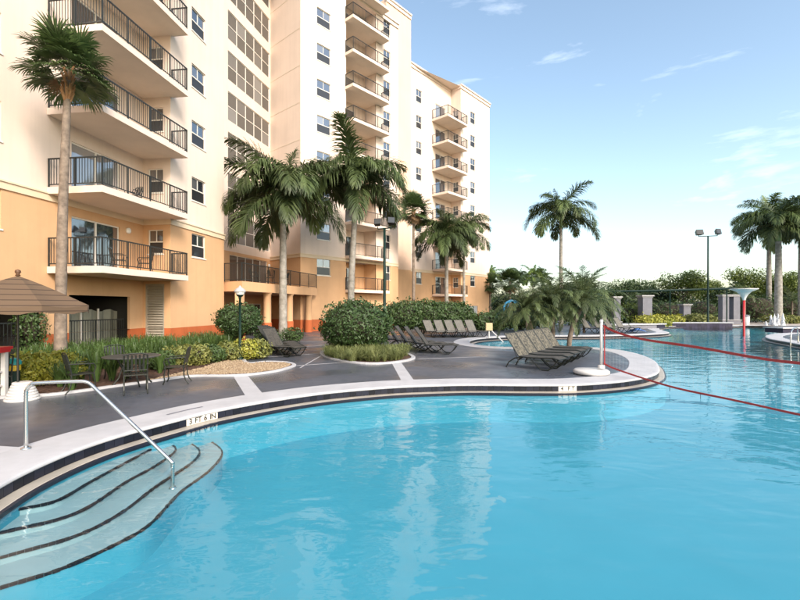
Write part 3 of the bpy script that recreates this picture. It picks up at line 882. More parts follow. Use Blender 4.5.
for k in KC:
    window(Cf, 0, 1.05, 2.05, FLOOR(k) + 1.1, FLOOR(k) + 2.5); sliding(Cf, 0, 4.6, 6.6, FLOOR(k) + .02, FLOOR(k) + 2.1)
    window(Cj, 0, .26, 1.04, FLOOR(k) + .9, FLOOR(k) + 2.1); window(Cf, JU, 9.9, 11.0, FLOOR(k) + 1.1, FLOOR(k) + 2.5)
    balcony(Cf, [(3.98, .03), (3.98, 2.22), (7.97, 2.22), (7.97, JU + .02)], (3.95, 8.0, 0, 2.25), k)
m = MB(); fbox(m, Cf, 9.6, 11.6, JU - .1, JU - .06, 0, 2.1); m.build('service_door', 'grey_door', hotel)
m = MB(); m.quad(P(CE, JU, 0), P(CE, -10, 0), P(CE, -10, CT), P(CE, JU, CT)); m.build('wall', 'cream', hotel)
cornice(Cf, 0, 0, C1, CT); cornice(Cf, JU, C1 - .1, CE + .1, CT)
cornice(Cj, 0, 0.2, JU - .3, CT)
roof('roof', [Cf.P(0, 0, 0), Cf.P(C1, JU, 0), Cf.P(CE, JU, 0), Cf.P(CE, -10, 0), Cf.P(0, -10, 0)], CT - .1)
roof('roof', [A.P(-14, 0, 0), A.P(A2E, JU, 0), S1, B.P(0, 0, 0), A.P(22, -14, 0), A.P(-14, -14, 0)], TOP - .1)
# wall lamps on the balcony walls
for fr, t, u, z in [(A, 3.95, .0, 5.42), (Cf, 7.2, 0, 2.6), (ST, SL - .25, 0, 5.4)]:
    m = MB(); c = fr.P(t, u + .05, z)
    m.tube([c - fr.n * .05, c + fr.n * .03, c + fr.n * .06], [.13, .13, .07], 14); m.build('wall_lamp', 'lamp_globe', hotel, True)
# garage openings: dark room, screens, posts, railings
m = MB()
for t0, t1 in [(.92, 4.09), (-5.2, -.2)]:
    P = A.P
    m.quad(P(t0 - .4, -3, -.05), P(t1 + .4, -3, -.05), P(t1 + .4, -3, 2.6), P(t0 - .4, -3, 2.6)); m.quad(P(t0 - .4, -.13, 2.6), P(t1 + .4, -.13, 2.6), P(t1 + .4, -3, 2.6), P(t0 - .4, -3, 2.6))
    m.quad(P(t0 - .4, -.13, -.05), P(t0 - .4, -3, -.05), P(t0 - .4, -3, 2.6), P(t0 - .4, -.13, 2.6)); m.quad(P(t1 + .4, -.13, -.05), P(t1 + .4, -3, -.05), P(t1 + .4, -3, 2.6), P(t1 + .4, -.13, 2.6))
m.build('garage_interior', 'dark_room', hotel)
m = MB(); P = A.P
n = 26
for i in range(n):
    a, b = .6 + 3.9 * i / n, .6 + 3.9 * (i + 1) / n
    ua, ub = -1.0 + .05 * math.sin(i * 1.7), -1.0 + .05 * math.sin((i + 1) * 1.7)
    za, zb = 1.80 + .05 * math.sin(i * .9), 1.80 + .05 * math.sin((i + 1) * .9)
    m.quad(P(a, ua, 0), P(b, ub, 0), P(b, ub, zb), P(a, ua, za))
m.build('privacy_screen', 'screen', hotel)
for t in (1.05, 2.35, 3.25):
    m = MB(); fbox(m, A, t, t + .06, -.92, -.86, 0, 1.88); m.build('screen_post', 'white_frame', hotel)
m = MB(); rail_mesh(m, [A.P(.95, -.3, 0), A.P(4.06, -.3, 0)], 0, 1.42, .13, 1.5); m.build('garage_railing', 'rail', hotel)
m = MB(); rail_mesh(m, [A.P(-5.1, -.3, 0), A.P(-.24, -.3, 0)], 0, 1.42, .13, 1.5); m.build('garage_railing', 'rail', hotel)
# terrace porch with columns
T0, T1, T2 = V(-10.25, 25.55), V(-8.98, 25.0), V(-6.55, 34.95)
m = MB()
poly = [T0 + V(-.4, .4), T1, T2, V(-7.6, 34.6), V(-10.7, 36.9), V(-12.3, 31.3), V(-12.2, 29)]
nP = len(poly)
m.add([(p.x, p.y, 2.86) for p in poly] + [(p.x, p.y, 3.43) for p in poly], [tuple(range(nP))[::-1], tuple(range(nP, 2 * nP))] + [(i, (i + 1) % nP, nP + (i + 1) % nP, nP + i) for i in range(nP)])
terrace = m.build('terrace', 'orange', hotel)
m = MB(); inn = lambda p, q: p + (q - p).normalized() * .06
rail_mesh(m, [T0 + V(.02, .06), T1 + V(-.05, .06), T2 + V(-.06, -.05)], 3.43, 1.07, .12, 1.5); m.build('railing', 'rail', terrace)
for kk in (0.02, 0.311, 0.60, 0.90):
    c = T1 + (T2 - T1) * kk + V(-.3, .15)
    m = MB()
    if kk < .1:
        m.box(c.x - .2, c.x + .2, c.y - .2, c.y + .2, .95, 2.859)
        col = m.build('column', 'orange', hotel)
        m = MB(); m.box(c.x - .24, c.x + .24, c.y - .24, c.y + .24, 0, .95); m.build('column_base', 'terracotta', col)
    else:
        m.lathe([(.25, .95), (.25, 2.75), (.3, 2.78), (.3, 2.859)], 20, (c.x, c.y, 0))
        col = m.build('column', 'orange', hotel, True)
        m = MB(); m.lathe([(.29, 0), (.29, .95), (.25, .951)], 20, (c.x, c.y, 0)); m.build('column_base', 'terracotta', col)
# small vents low on wing B
for t in (10.2, 10.9):
    m = MB(); fbox(m, B, t, t + .45, 0, .04, 1.75, 2.0); m.build('vent', 'louver', hotel)

# ------------------------------------------------------------------ plants
def frond_mesh(name, L, e0, bend, ns, leaf, w, seed, m, plume=0.35, droop=0.55, start=.1):
    r = random.Random(seed); mb = MB(); p = Vector((0, 0, 0)); pts = [p.copy()]; tans = []
    side = r.uniform(-.25, .25)
    for i in range(ns):
        s = i / ns; a = e0 - bend * s ** 1.25
        d = Vector((math.cos(a), side * s * .5, math.sin(a))).normalized(); tans.append(d)
        p = p + d * L / ns; pts.append(p.copy())
    tans.append(tans[-1])
    mb.tube(pts[::3] + ([pts[-1]] if ns % 3 else []), [max(.006, .035 * L / 3.5 * (1 - i / (ns / 3 + 1))) for i in range(len(pts[::3] + ([pts[-1]] if ns % 3 else [])))], 4, False)
    for i in range(int(ns * start), ns + 1):
        s = i / ns; t = tans[i]
        prof = (.55 + .55 * math.sin(math.pi * min(1, .12 + s * .85))) * (1 if s < .85 else 1 - (s - .85) * 3.2)
        up = Vector((-t.z, 0, t.x)); sd = t.cross(up).normalized()
        for sg in (-1, 1):
            ll = leaf * prof * r.uniform(.8, 1.1)
            al = R(30 + 35 * s) + r.uniform(-.12, .12)
            d = sd * sg * math.cos(al) + t * math.sin(al) + up * r.uniform(-plume, plume)
            d.normalize()
            d2 = (d + Vector((0, 0, -droop * r.uniform(.5, 1.3)))).normalized(); d3 = (d2 + Vector((0, 0, -droop * .9))).normalized()
            wv = d.cross(up); wv = (wv if wv.length > .1 else t).normalized() * w * .5
            a = pts[i]; b = a + d * ll * .38; c = b + d2 * ll * .34; e = c + d3 * ll * .28
            mb.add([a - wv * .5, a + wv * .5, b + wv, b - wv, c + wv * .8, c - wv * .8, e], [(0, 1, 2, 3), (3, 2, 4, 5), (5, 4, 6)])
    return mb.mesh(name, m)
ROYAL = {}
def royal_set(leafm, key):
    ROYAL[key] = [frond_mesh('frond', 1.0 * 3.5, R(e), R(b), 100, .98, .058, 11 + i, leafm, .5, .6) for i, (e, b) in
                  enumerate([(84, 30), (66, 95), (54, 108), (40, 112), (26, 105), (10, 90), (-8, 72), (74, 70)])]
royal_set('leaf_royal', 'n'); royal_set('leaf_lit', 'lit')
def royal_palm(x, y, zc, L, tr, label, group, seed, key='n', nf=15, lean=(0, 0), bare=1.9):
    r = random.Random(seed)
    t = empty('royal_palm', (x, y, 0), 0, label, 'palm tree', group)
    sh = zc - 0.42 * L * .9
    pts, rs = [], []
    for i in range(61):
        s = i / 60; pts.append((lean[0] * s * s, lean[1] * s * s, sh * s))
        rs.append(tr * (1.18 - .18 * min(1, s * 6)) * (1 + .08 * math.sin(s * 3.1)) * (1 - .28 * s) * (1 + (.022 if i % 2 else -.006)) + r.uniform(-.003, .003))
    m = MB(); m.tube(pts, rs, 14, False); m.build('trunk', 'trunk_royal', t, True)
    m = MB(); top = (lean[0], lean[1], zc)
    m.tube([pts[-1], (lean[0], lean[1], sh + (zc - sh) * .3), (lean[0], lean[1], sh + (zc - sh) * .75), top], [rs[-1] * 1.02, rs[-1] * 1.12, rs[-1] * .8, rs[-1] * .45], 12)
    m.build('crownshaft', 'crownshaft', t, True)
    cls = ([0, 7, 1, 1, 2, 2, 3, 3, 4, 4, 5, 5, 6, 2, 4, 3, 5, 6, 1, 4, 5, 3, 2, 6, 4, 3, 5, 2, 6])[:nf + 10]
    for i, c in enumerate(cls):
        f = link('frond', ROYAL[key][c], t)
        f.location = (lean[0], lean[1], zc - .05 - .22 * (c in (5, 6)))
        sc = L / 3.5 * r.uniform(.88, 1.1) * (.68 if c == 0 else 1)
        f.scale = (sc, sc * (1 if r.random() < .5 else -1), sc)
        f.rotation_euler = (r.uniform(-.1, .1), r.uniform(-.1, .1), i * 2.39996 + r.uniform(-.25, .25) + seed)
    return t
def fan_mesh(name, Rr, pet, seed, m, n=40, e0=.4, droop=.35):
    r = random.Random(seed); mb = MB()
    d = Vector((math.cos(e0), 0, math.sin(e0))); hub = d * pet
    mb.tube([(0, 0, 0), hub * .5, hub], [.022, .016, .012], 4, False)
    up = Vector((-d.z, 0, d.x)); sd = Vector((0, 1, 0))
    for i in range(n):
        a = R(-125 + 250 * i / (n - 1)) + r.uniform(-.03, .03)
        ll = Rr * (.72 + .28 * math.cos(a * .6)) * r.uniform(.88, 1.06)
        q = d * math.cos(a) + sd * math.sin(a) + up * (.18 * abs(math.sin(a)) + r.uniform(-.06, .06)); q.normalize()
        q2 = (q + Vector((0, 0, -droop * r.uniform(.5, 1.2)))).normalized(); q3 = (q2 + Vector((0, 0, -droop * 1.3))).normalized()
        w = (q.cross(up)).normalized() * (Rr * .036)
        b = hub + q * ll * .5; c = b + q2 * ll * .3; e = c + q3 * ll * .22
        mb.add([hub, b + w, b - w, c + w * .75, c - w * .75, e], [(0, 1, 2), (2, 1, 3, 4), (4, 3, 5)])
    return mb.mesh(name, m)
FAN = [fan_mesh('fan_leaf', 1.0, 1.0, 40 + i, 'leaf_fan', e0=R(e), droop=dr) for i, (e, dr) in enumerate([(80, .2), (60, .25), (40, .3), (20, .35), (0, .4), (-25, .4)])]
FAN_DEAD = [fan_mesh('dead_leaf', .8, .8, 60 + i, 'leaf_dead', 26, R(e), .7) for i, e in enumerate([-40, -62])]
def fan_palm(x, y, zc, Rr, tr, label, group, seed, nl=34, dead=5, lean=(0, 0), boots=True):
    r = random.Random(seed)
    t = empty('fan_palm', (x, y, 0), 0, label, 'palm tree', group)
    pts = [(lean[0] * s * s, lean[1] * s * s, zc * s) for s in [i / 24 for i in range(25)]]
    rs = [tr * (1.12 - .12 * min(1, s * 8)) * (1 - .48 * s) * (1 + r.uniform(-.05, .05)) for s in [i / 24 for i in range(25)]]
    m = MB(); m.tube(pts, rs, 12, False); m.build('trunk', 'trunk_fan', t, True)
    if boots:
        m = MB()
        for i in range(46):
            a = i * 2.4; s = r.uniform(0, .10); z = zc * (1 - s)
            rad = tr * .5; p = Vector((lean[0] * (1 - s) ** 2 + math.cos(a) * rad * .8, lean[1] * (1 - s) ** 2 + math.sin(a) * rad * .8, z - .1))
            q = p + Vector((math.cos(a) * .12, math.sin(a) * .12, .28)); m.tube([p, q], [.045, .02], 5)
        tag(m.build('boots', 'trunk_boot', t), kind='stuff')
    for i in range(nl):
        k = min(5, int(6 * (i / nl) ** .85)); f = link('fan_leaf', FAN[k], t)
        f.location = (lean[0], lean[1], zc - .1 * i / nl); sc = Rr * r.uniform(.9, 1.1); f.scale = (sc,) * 3
        f.rotation_euler = (r.uniform(-.25, .25), r.uniform(-.15, .15), i * 2.39996 + r.uniform(-.2, .2) + seed)
    for i in range(dead):
        f = link('dead_leaf', FAN_DEAD[i % 2], t); f.location = (lean[0], lean[1], zc - .25); sc = Rr * r.uniform(.75, 1.0); f.scale = (sc,) * 3
        f.rotation_euler = (r.uniform(-.1, .1), 0, i * 2.1 + seed)
    return t
DATE = [frond_mesh('frond', 2.0, R(e), R(b), 46, .34, .020, 90 + i, 'leaf_date', .25, .4, .08) for i, (e, b) in enumerate([(80, 75), (62, 105), (45, 110), (25, 95), (5, 80)])]
def date_palm(x, y, zc, L, label, group, seed, nf=30, lean=(0, 0)):
    r = random.Random(seed)
    t = empty('date_palm', (x, y, 0), 0, label, 'palm tree', group)
    pts = [(lean[0] * s * s, lean[1] * s * s, zc * s) for s in [i / 10 for i in range(11)]]
    m = MB(); m.tube(pts, [.10 + .02 * s + r.uniform(-.01, .01) for s in range(0, 1)] * 11, 9, False); m.build('trunk', 'trunk_fan', t, True)
    for i in range(nf):
        k = min(4, int(5 * (i / nf) ** .9)); f = link('frond', DATE[k], t)
        f.location = (lean[0], lean[1], zc); sc = L / 2 * r.uniform(.85, 1.12); f.scale = (sc, sc, sc)
        f.rotation_euler = (r.uniform(-.15, .15), r.uniform(-.15, .15), i * 2.39996 + r.uniform(-.2, .2) + seed)
    return t
def leaf_cloud(mb, c, rad, n, size, seed, shell=.55, nz=.18, flat=0.0, zmin=None, asp=.5):
    r = random.Random(seed); c = Vector(c); off = Vector((seed * 1.7, seed * .9, 0))
    k = 0
    while k < n:
        d = Vector((r.gauss(0, 1), r.gauss(0, 1), r.gauss(0, 1)))
        if d.length < 1e-3: continue
        d.normalize()
        rr = (shell + (1 - shell) * r.random() ** .45) * (1 + nz * noise.noise(d * 2.2 + off) + nz * .6 * noise.noise(d * 5 + off))
        p = c + Vector((d.x * rad[0], d.y * rad[1], d.z * rad[2])) * rr
        k += 1
        if zmin is not None and p.z < zmin: continue
        nrm = (d + Vector((r.gauss(0, .6), r.gauss(0, .6), r.gauss(0, .6) + flat))).normalized()
        a = nrm.cross(Vector((r.gauss(0, 1), r.gauss(0, 1), r.gauss(0, 1)))).normalized(); b = nrm.cross(a)
        s = size * r.uniform(.65, 1.3)
        mb.add([p - a * s, p - b * s * asp + nrm * s * .12, p + a * s, p + b * s * asp + nrm * s * .12], [(0, 1, 2, 3)])
def core(mb, c, rad, seed, n=(14, 9)):
    vs, fs = [], []; off = Vector((seed * 1.7, seed * .9, 0))
    for i in range(n[1] + 1):
        th = math.pi * i / n[1]
        for j in range(n[0]):
            ph = 2 * math.pi * j / n[0]; d = Vector((math.sin(th) * math.cos(ph), math.sin(th) * math.sin(ph), math.cos(th)))
            k = 1 + .18 * noise.noise(d * 2.2 + off)
            vs.append((c[0] + d.x * rad[0] * k, c[1] + d.y * rad[1] * k, c[2] + d.z * rad[2] * k))
    for i in range(n[1]):
        for j in range(n[0]): fs.append((i * n[0] + j, i * n[0] + (j + 1) % n[0], (i + 1) * n[0] + (j + 1) % n[0], (i + 1) * n[0] + j))
    mb.add(vs, fs)
def shrub(name, x, y, rad, zc, n, size, m, label, cat, group, seed, stem=True, corek=.72, zmin=.03, nz=.18, asp=.5):
    t = empty(name, (x, y, 0), 0, label, cat, group)
    mb = MB(); leaf_cloud(mb, (0, 0, zc), rad, n, size, seed, zmin=zmin, nz=nz, asp=asp)
    leaf_cloud(mb, (0, 0, zc + rad[2] * .05), tuple(a * 1.06 for a in rad), int(n * .09), size * 1.35, seed + 7, shell=.9, zmin=zmin + .1, nz=nz * 1.8, asp=asp)
    mb.build('foliage', m, t)
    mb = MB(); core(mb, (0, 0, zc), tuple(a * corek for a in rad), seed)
    if stem:
        rr = random.Random(seed)
        for k in range(5):
            a = k * 1.26; mb.tube([(math.cos(a) * .06, math.sin(a) * .06, 0), (math.cos(a) * rad[0] * .3, math.sin(a) * rad[1] * .3, zc)], [.04, .02], 5, False)
    mb.build('core_and_stems', 'twig_core', t)  # dark solid core added to stop see-through foliage, joined with the stems
    return t
def tree(x, y, h, rx, m, label, group, seed, n=4600, size=.17):
    r = random.Random(seed)
    t = empty('tree', (x, y, 0), 0, label, 'tree', group)
    mb = MB(); mb.tube([(0, 0, -.05), (.1, 0, h * .25), (r.uniform(-.3, .3), 0, h * .55)], [.2, .16, .1], 8, False)
    lobes = []
    for k in range(9):
        a = k * 2.4 + r.uniform(-.4, .4); d = rx * r.uniform(.25, .7); z = h * r.uniform(.48, .86) - .12 * d
        lobes.append((math.cos(a) * d, math.sin(a) * d * .8, z)); mb.tube([(0, 0, h * .3), (lobes[-1][0] * .5, lobes[-1][1] * .5, z * .75), lobes[-1]], [.09, .06, .02], 5, False)
    mb.build('trunk', 'bark', t)
    mb = MB()
    for k, c in enumerate(lobes):
        s = rx * r.uniform(.38, .58); leaf_cloud(mb, c, (s, s, s * .72), n // 9, size, seed * 13 + k, shell=.3, nz=.35, flat=.3)
    mb.build('crown', m, t)
    return t
def blades(mb, x, y, z, n, h, spread, w, seed, curve=.35):
    r = random.Random(seed)
    for i in range(n):
        a = r.uniform(0, 6.283); b = Vector((x + math.cos(a) * spread * .15 * r.random(), y + math.sin(a) * spread * .15 * r.random(), z))
        d = Vector((math.cos(a), math.sin(a), 0)); l = h * r.uniform(.65, 1.1); o = spread * r.uniform(.2, 1.0)
        sd = Vector((-d.y, d.x, 0)) * w * .5
        p1 = b + d * o * .35 + Vector((0, 0, l * .55)); p2 = b + d * o * .75 + Vector((0, 0, l * .9)); p3 = b + d * o * (1 + curve) + Vector((0, 0, l * (1.0 - curve * .35)))
        mb.add([b - sd * .7, b + sd * .7, p1 + sd, p1 - sd, p2 + sd * .7, p2 - sd * .7, p3], [(0, 1, 2, 3), (3, 2, 4, 5), (5, 4, 6)])

# --- palms
fan_palm(*at(60.5, 14.4).xy, 9.75, .74, .185, 'tall fan palm with rough brown trunk in front of the left balconies', 'fan palms', 3, 44, 1, lean=(.28, 0))
royal_palm(*at(283, 28).xy, 9.1, 4.9, .25, 'royal palm with smooth grey trunk before the columned terrace', 'royal palms', 1, nf=16)
royal_palm(*at(350.5, 31).xy, 10.7, 4.8, .24, 'royal palm rising behind the big clipped topiary ball', 'royal palms', 2, nf=16, lean=(.35, 0))
fan_palm(*at(413.5, 40).xy, 10.7, .95, .17, 'dark slender fan palm in front of the far hotel wing', 'fan palms', 5, 34, 8)
royal_palm(*at(446.5, 42).xy, 8.7, 3.9, .2, 'pale trunked royal palm before the lowest far balconies', 'royal palms', 4, nf=15)
royal_palm(*at(464, 46).xy, 9.8, 3.6, .14, 'thin dark palm behind the pale trunked one at the far wing', 'royal palms', 7, nf=14)
royal_palm(*at(561, 45).xy, 11.6, 4.3, .2, 'lone royal palm standing against the open sky', 'royal palms', 9, nf=12)
royal_palm(*at(778.5, 48).xy, 11.0, 5.0, .36, 'big royal palm behind the water jets, nearest of the right group', 'royal palms', 6, nf=17)
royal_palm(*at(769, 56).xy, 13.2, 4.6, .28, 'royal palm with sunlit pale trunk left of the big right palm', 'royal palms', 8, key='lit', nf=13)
royal_palm(*at(801, 52).xy, 12.4, 4.8, .30, 'royal palm cut by the right edge of the picture', 'royal palms', 12, nf=15)
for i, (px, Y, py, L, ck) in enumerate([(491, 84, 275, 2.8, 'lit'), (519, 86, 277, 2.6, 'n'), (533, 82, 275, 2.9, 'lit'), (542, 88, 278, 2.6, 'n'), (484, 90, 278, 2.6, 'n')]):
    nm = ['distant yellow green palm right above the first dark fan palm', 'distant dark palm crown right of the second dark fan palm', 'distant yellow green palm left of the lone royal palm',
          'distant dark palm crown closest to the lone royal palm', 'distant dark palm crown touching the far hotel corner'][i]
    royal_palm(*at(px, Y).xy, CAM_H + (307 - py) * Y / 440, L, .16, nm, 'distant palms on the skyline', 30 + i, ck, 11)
fan_palm(*at(490, 58).xy, 4.9, .85, .2, 'squat dark fan palm next to the far hotel corner', 'fan palms', 15, 36, 12, boots=False)
fan_palm(*at(510, 55).xy, 5.1, 1.0, .2, 'squat dark fan palm above the blue hoop', 'fan palms', 16, 38, 14, boots=False)
date_palm(*at(553, 21.2).xy, 1.9, 2.3, 'feathery date palm with upright trunk beside the patterned loungers', 'date palms on the peninsula', 1, 46)
date_palm(*at(569, 20.7).xy, 2.0, 2.4, 'feathery date palm leaning right at the peninsula rim', 'date palms on the peninsula', 2, 46, lean=(.7, .1))
date_palm(*at(533, 21.0).xy, 1.75, 2.1, 'feathery date palm, leftmost of the peninsula clump', 'date palms on the peninsula', 4, 42, lean=(-.3, .1))
date_palm(*at(584, 33.5).xy, 2.6, 2.9, 'broad date palm across the inlet behind the leaning one', 'date palms beyond the inlet', 11, 46)
date_palm(*at(548, 34.5).xy, 2.3, 2.7, 'broad date palm across the inlet behind the upright one', 'date palms beyond the inlet', 12, 44)
date_palm(*at(527, 33.0).xy, 1.5, 1.9, 'broad date palm across the inlet right of the pool lift', 'date palms beyond the inlet', 13, 40)
date_palm(*at(641, 52).xy, 2.6, 2.6, 'arching young palm behind the grey pillars', 'young palms by the pergola', 6, 22)
date_palm(*at(745, 54).xy, 3.4, 2.4, 'upright young palm above the spray funnel', 'young palms by the pergola', 8, 14)
date_palm(*at(792, 54).xy, 2.7, 2.6, 'arching young palm right of the big palm trunk', 'young palms by the pergola', 9, 22)

# --- topiary, hedges, shrubs
shrub('topiary', *at(356.5, 17.9).xy, (1.42, 1.25, 1.02), 1.18, 15000, .052, 'leaf_topiary', 'large clipped round topiary bush in the kerbed island', 'bush', 'clipped round bushes', 3, corek=.86, nz=.15)
shrub('topiary', *at(239, 21.5).xy, (1.08, 1.0, .78), 1.30, 8000, .052, 'leaf_topiary', 'smaller clipped round bush on a stem behind the globe lamp', 'bush', 'clipped round bushes', 5, corek=.84, nz=.15)
for i, (px, Y, rx, rz) in enumerate([(402, 30.5, 1.5, 1.05), (423, 31.5, 1.6, 1.12), (444, 32.5, 1.6, 1.05), (459, 33.5, 1.2, .95)]):
    shrub('hedge_shrub', *at(px, Y).xy, (rx, 1.1, rz), 1.35, 3600, .085, 'leaf_hedge', ['first', 'second', 'third', 'fourth'][i] + ' dark shrub from the left in the hedge behind the far loungers', 'shrub', 'hedge behind the far loungers', 20 + i)
for i, (px, Y, z) in enumerate([(12, 10.5, .40), (26, 10.6, .41), (39, 10.8, .42), (52, 11.0, .42), (64, 11.2, .40)]):
    shrub('croton_shrub', *at(px, Y).xy, (.42, .42, .40), z, 2200, .042, 'leaf_croton', ['first', 'second', 'third', 'fourth', 'fifth'][i] + ' yellow croton shrub from the left edge under the umbrella', 'shrub', 'yellow croton hedge', 30 + i, corek=.6)
for i, (px, Y, r_, ml) in enumerate([(178, 14.2, .46, 'leaf_var'), (195, 14.6, .48, 'leaf_var'), (212, 15.3, .42, 'leaf_hedge'), (229, 15.9, .45, 'leaf_var'), (245, 16.3, .5, 'leaf_croton'), (257, 16.6, .48, 'leaf_var'), (268, 20.5, .6, 'leaf_hedge'), (292, 24.0, .55, 'leaf_hedge'), (160, 13.6, .4, 'leaf_hedge')]):
    lb = ['variegated low shrub beside the right patio chair', 'variegated low shrub with yellow tips above the gravel edge', 'dark low shrub left of the globe lamp', 'yellow green low shrub just left of the lamp post',
          'bright yellow low shrub just right of the lamp post', 'greyish low shrub next to the dark loungers', 'dark low shrub beneath the smaller clipped bush', 'low shrub round the foot of the terrace palm', 'dark low shrub right behind the patio table'][i]
    shrub('low_shrub', *at(px, Y).xy, (r_ * 1.15, r_, r_ * .8), r_ * .72, 1300, .05, ml, lb, 'shrub', 'low shrubs in the planting bed', 50 + i, corek=.6)
shrub('vine', *at(30, 15.6).xy, (.55, .4, 1.1), 1.2, 1500, .06, 'leaf_hedge', 'tall dark climbing shrub against the wall behind the umbrella pole', 'shrub', None, 71, corek=.5, nz=.5)
# long strappy plants picked out of the border
for i, (px, py, h) in enumerate([(72, 388, .75), (96, 379, .85), (112, 378, .75), (143, 372, .72), (82, 377, .8), (126, 376, .7), (160, 370, .66), (60, 384, .6)]):
    p = G(px, py + 4)
    m = MB(); blades(m, 0, 0, 0, 46, h, .42, .035, 100 + i)
    lb = ['strappy green plant closest to the yellow croton hedge', 'tall strappy plant directly behind the left patio chair', 'strappy plant left behind the patio table', 'bright strappy plant over the middle chair back',
          'strappy plant behind the steel handrail bend', 'strappy plant right behind the patio table top', 'strappy plant left of the right patio chair', 'small strappy plant in front of the fan palm trunk'][i]
    o = m.build('strappy_plant', 'grass_blade'); o.location = (p.x, p.y, .03); tag(o, lb, 'plant', 'strappy border plants')
m = MB(); rg = random.Random(9)
bedpoly = bed_curve + [V(-9.2, 26.5), V(-14, 26.5), V(-20, 26)]
k = 0
while k < 1100:
    Y = rg.uniform(11.3, 24); px = rg.uniform(20, 235)
    p = at(px, Y)
    dA_ = (p - A.o).dot(A.n)
    tt = (p - A.o).dot(A.d)
    lim = JU if tt > J - .2 else 0.0
    if dA_ < lim + .25 or not in_poly(p, bedpoly) or in_poly(p, gpoly): k += 1; continue
    # a belt of grass along the wall, open mulch towards the deck
    if dA_ > lim + 4.7 - .6 * rg.random(): k += 1; continue
    blades(m, p.x, p.y, .03, 26, rg.uniform(.42, .80), .36, .022, k, .5); k += 1
tag(m.build('border_grass', 'grass_blade'), 'dark green border grass growing along the hotel wall', 'grass', kind='stuff')
m = MB(); k = 0
while k < 420:
    a = rg.uniform(0, 6.283); rr_ = math.sqrt(rg.random()); p = V(-1.35 + 1.62 * rr_ * math.cos(a), 17.2 + 2.0 * rr_ * math.sin(a)); k += 1
    if not in_poly(p, [q * 1 for q in offset(isl, 0.0)]) or (p - V(-1.4, 15.1)).length < .3 or p.y > 18.2: continue
    if p.x > -.1 and p.y < 16.0: continue
    blades(m, p.x, p.y, .03, 26, rg.uniform(.24, .56), rg.uniform(.28, .5), .015, 900 + k, .9)
tag(m.build('island_grass', 'grass_pale'), 'pale variegated grass at the foot of the large topiary', 'grass', kind='stuff')
# background shrubs between deck and trees
BS = [(484, 36, 1.3, .75, 'leaf_hedge', 'dark shrub right of the grey service door'), (500, 37, 1.4, .85, 'leaf_hedge', 'dark shrub below the blue hoop'), (520, 38, 1.6, .95, 'leaf_hedge', 'dark shrub right of the blue hoop'),
      (540, 42, 2.0, 1.1, 'leaf_hedge', 'dark shrub behind the peninsula date palms'), (604, 46, 2.0, 1.2, 'leaf_hedge', 'dark shrub left of the first grey pillar'), (628, 47, 1.7, 1.15, 'leaf_tree_lit', 'olive shrub between the first two grey pillars'),
      (647, 41.5, 1.0, .62, 'leaf_croton', 'yellow shrub in front of the second grey pillar'), (660, 42.5, 1.0, .6, 'leaf_croton', 'yellow shrub right of the second grey pillar'), (675, 46.5, .9, .55, 'leaf_croton', 'yellow shrub at the end of the dark tile wall'),
      (695, 48.5, 1.2, .6, 'leaf_var', 'yellow green shrub over the dark tile wall'), (706, 49, 1.1, .55, 'leaf_var', 'yellow green shrub at the floodlight pole'), (668, 55, 2.6, 1.5, 'leaf_hedge', 'tall dark shrub behind the yellow shrubs'),
      (700, 56, 2.7, 1.6, 'leaf_hedge', 'tall dark shrub behind the floodlight pole'), (756, 55, 2.8, 1.9, 'leaf_hedge', 'tall grey green shrub behind the spray funnel'), (790, 57, 3.0, 1.7, 'leaf_hedge', 'tall dark shrub behind the big right palm'),
      (737, 60, 2.8, 1.7, 'leaf_hedge', 'tall dark shrub behind the widest grey pillar'), (775, 51, 1.2, .55, 'leaf_var', 'low shrub left of the big right palm foot'), (791, 51.5, 1.1, .5, 'leaf_var', 'low shrub right of the big right palm foot'),
      (573, 47, 2.4, 1.3, 'leaf_hedge', 'dark shrub at the foot of the lone royal palm')]
for i, (px, Y, rx, rz, ml, lb) in enumerate(BS):
    shrub('background_shrub', *at(px, Y).xy, (rx, rx * .8, rz), rz * .95, 1500 if Y > 44 else 2000, .12 if Y > 44 else .1, ml, lb, 'shrub', 'shrubs beyond the pool', 200 + i, corek=.7, nz=.3)
# trees closing the view
TR = [(478, 78, 5.4, 2.8, 0), (505, 84, 4.4, 3.2, 0), (529, 80, 3.6, 2.8, 1), (552, 76, 5.0, 2.8, 0), (577, 72, 6.0, 3.0, 0), (598, 76, 4.6, 2.8, 0), (620, 70, 5.6, 3.2, 0), (642, 76, 6.6, 2.6, 0), (661, 72, 4.6, 2.6, 0), (684, 68, 7.0, 3.8, 1),
      (708, 74, 6.6, 2.6, 1), (727, 66, 4.6, 2.6, 0), (749, 68, 8.0, 3.4, 1), (769, 78, 5.8, 3.0, 0), (788, 66, 7.6, 3.2, 1), (812, 72, 6.0, 3.4, 0), (845, 74, 7.6, 3.8, 0)]
TL = ['behind the far hotel corner', 'behind the squat fan palms', 'behind the distant palms', 'behind the date palm clump', 'right of the lone royal palm', 'left above the first grey pillar', 'above the first two grey pillars', 'above the second grey pillar',
      'between the second and third pillars', 'with yellow green crown left of the floodlight pole', 'with yellow green crown right behind the floodlight pole', 'above the widest grey pillar', 'with bright crown above the spray funnel', 'left behind the right palm trunks',
      'with bright crown between the right palm trunks', 'at the right edge behind the palms', 'beyond the right edge of the beach']
for i, (px, Y, h, rx, lit) in enumerate(TR):
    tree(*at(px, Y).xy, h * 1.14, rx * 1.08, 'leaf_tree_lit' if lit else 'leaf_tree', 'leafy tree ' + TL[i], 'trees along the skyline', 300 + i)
m = MB(); rg = random.Random(77)
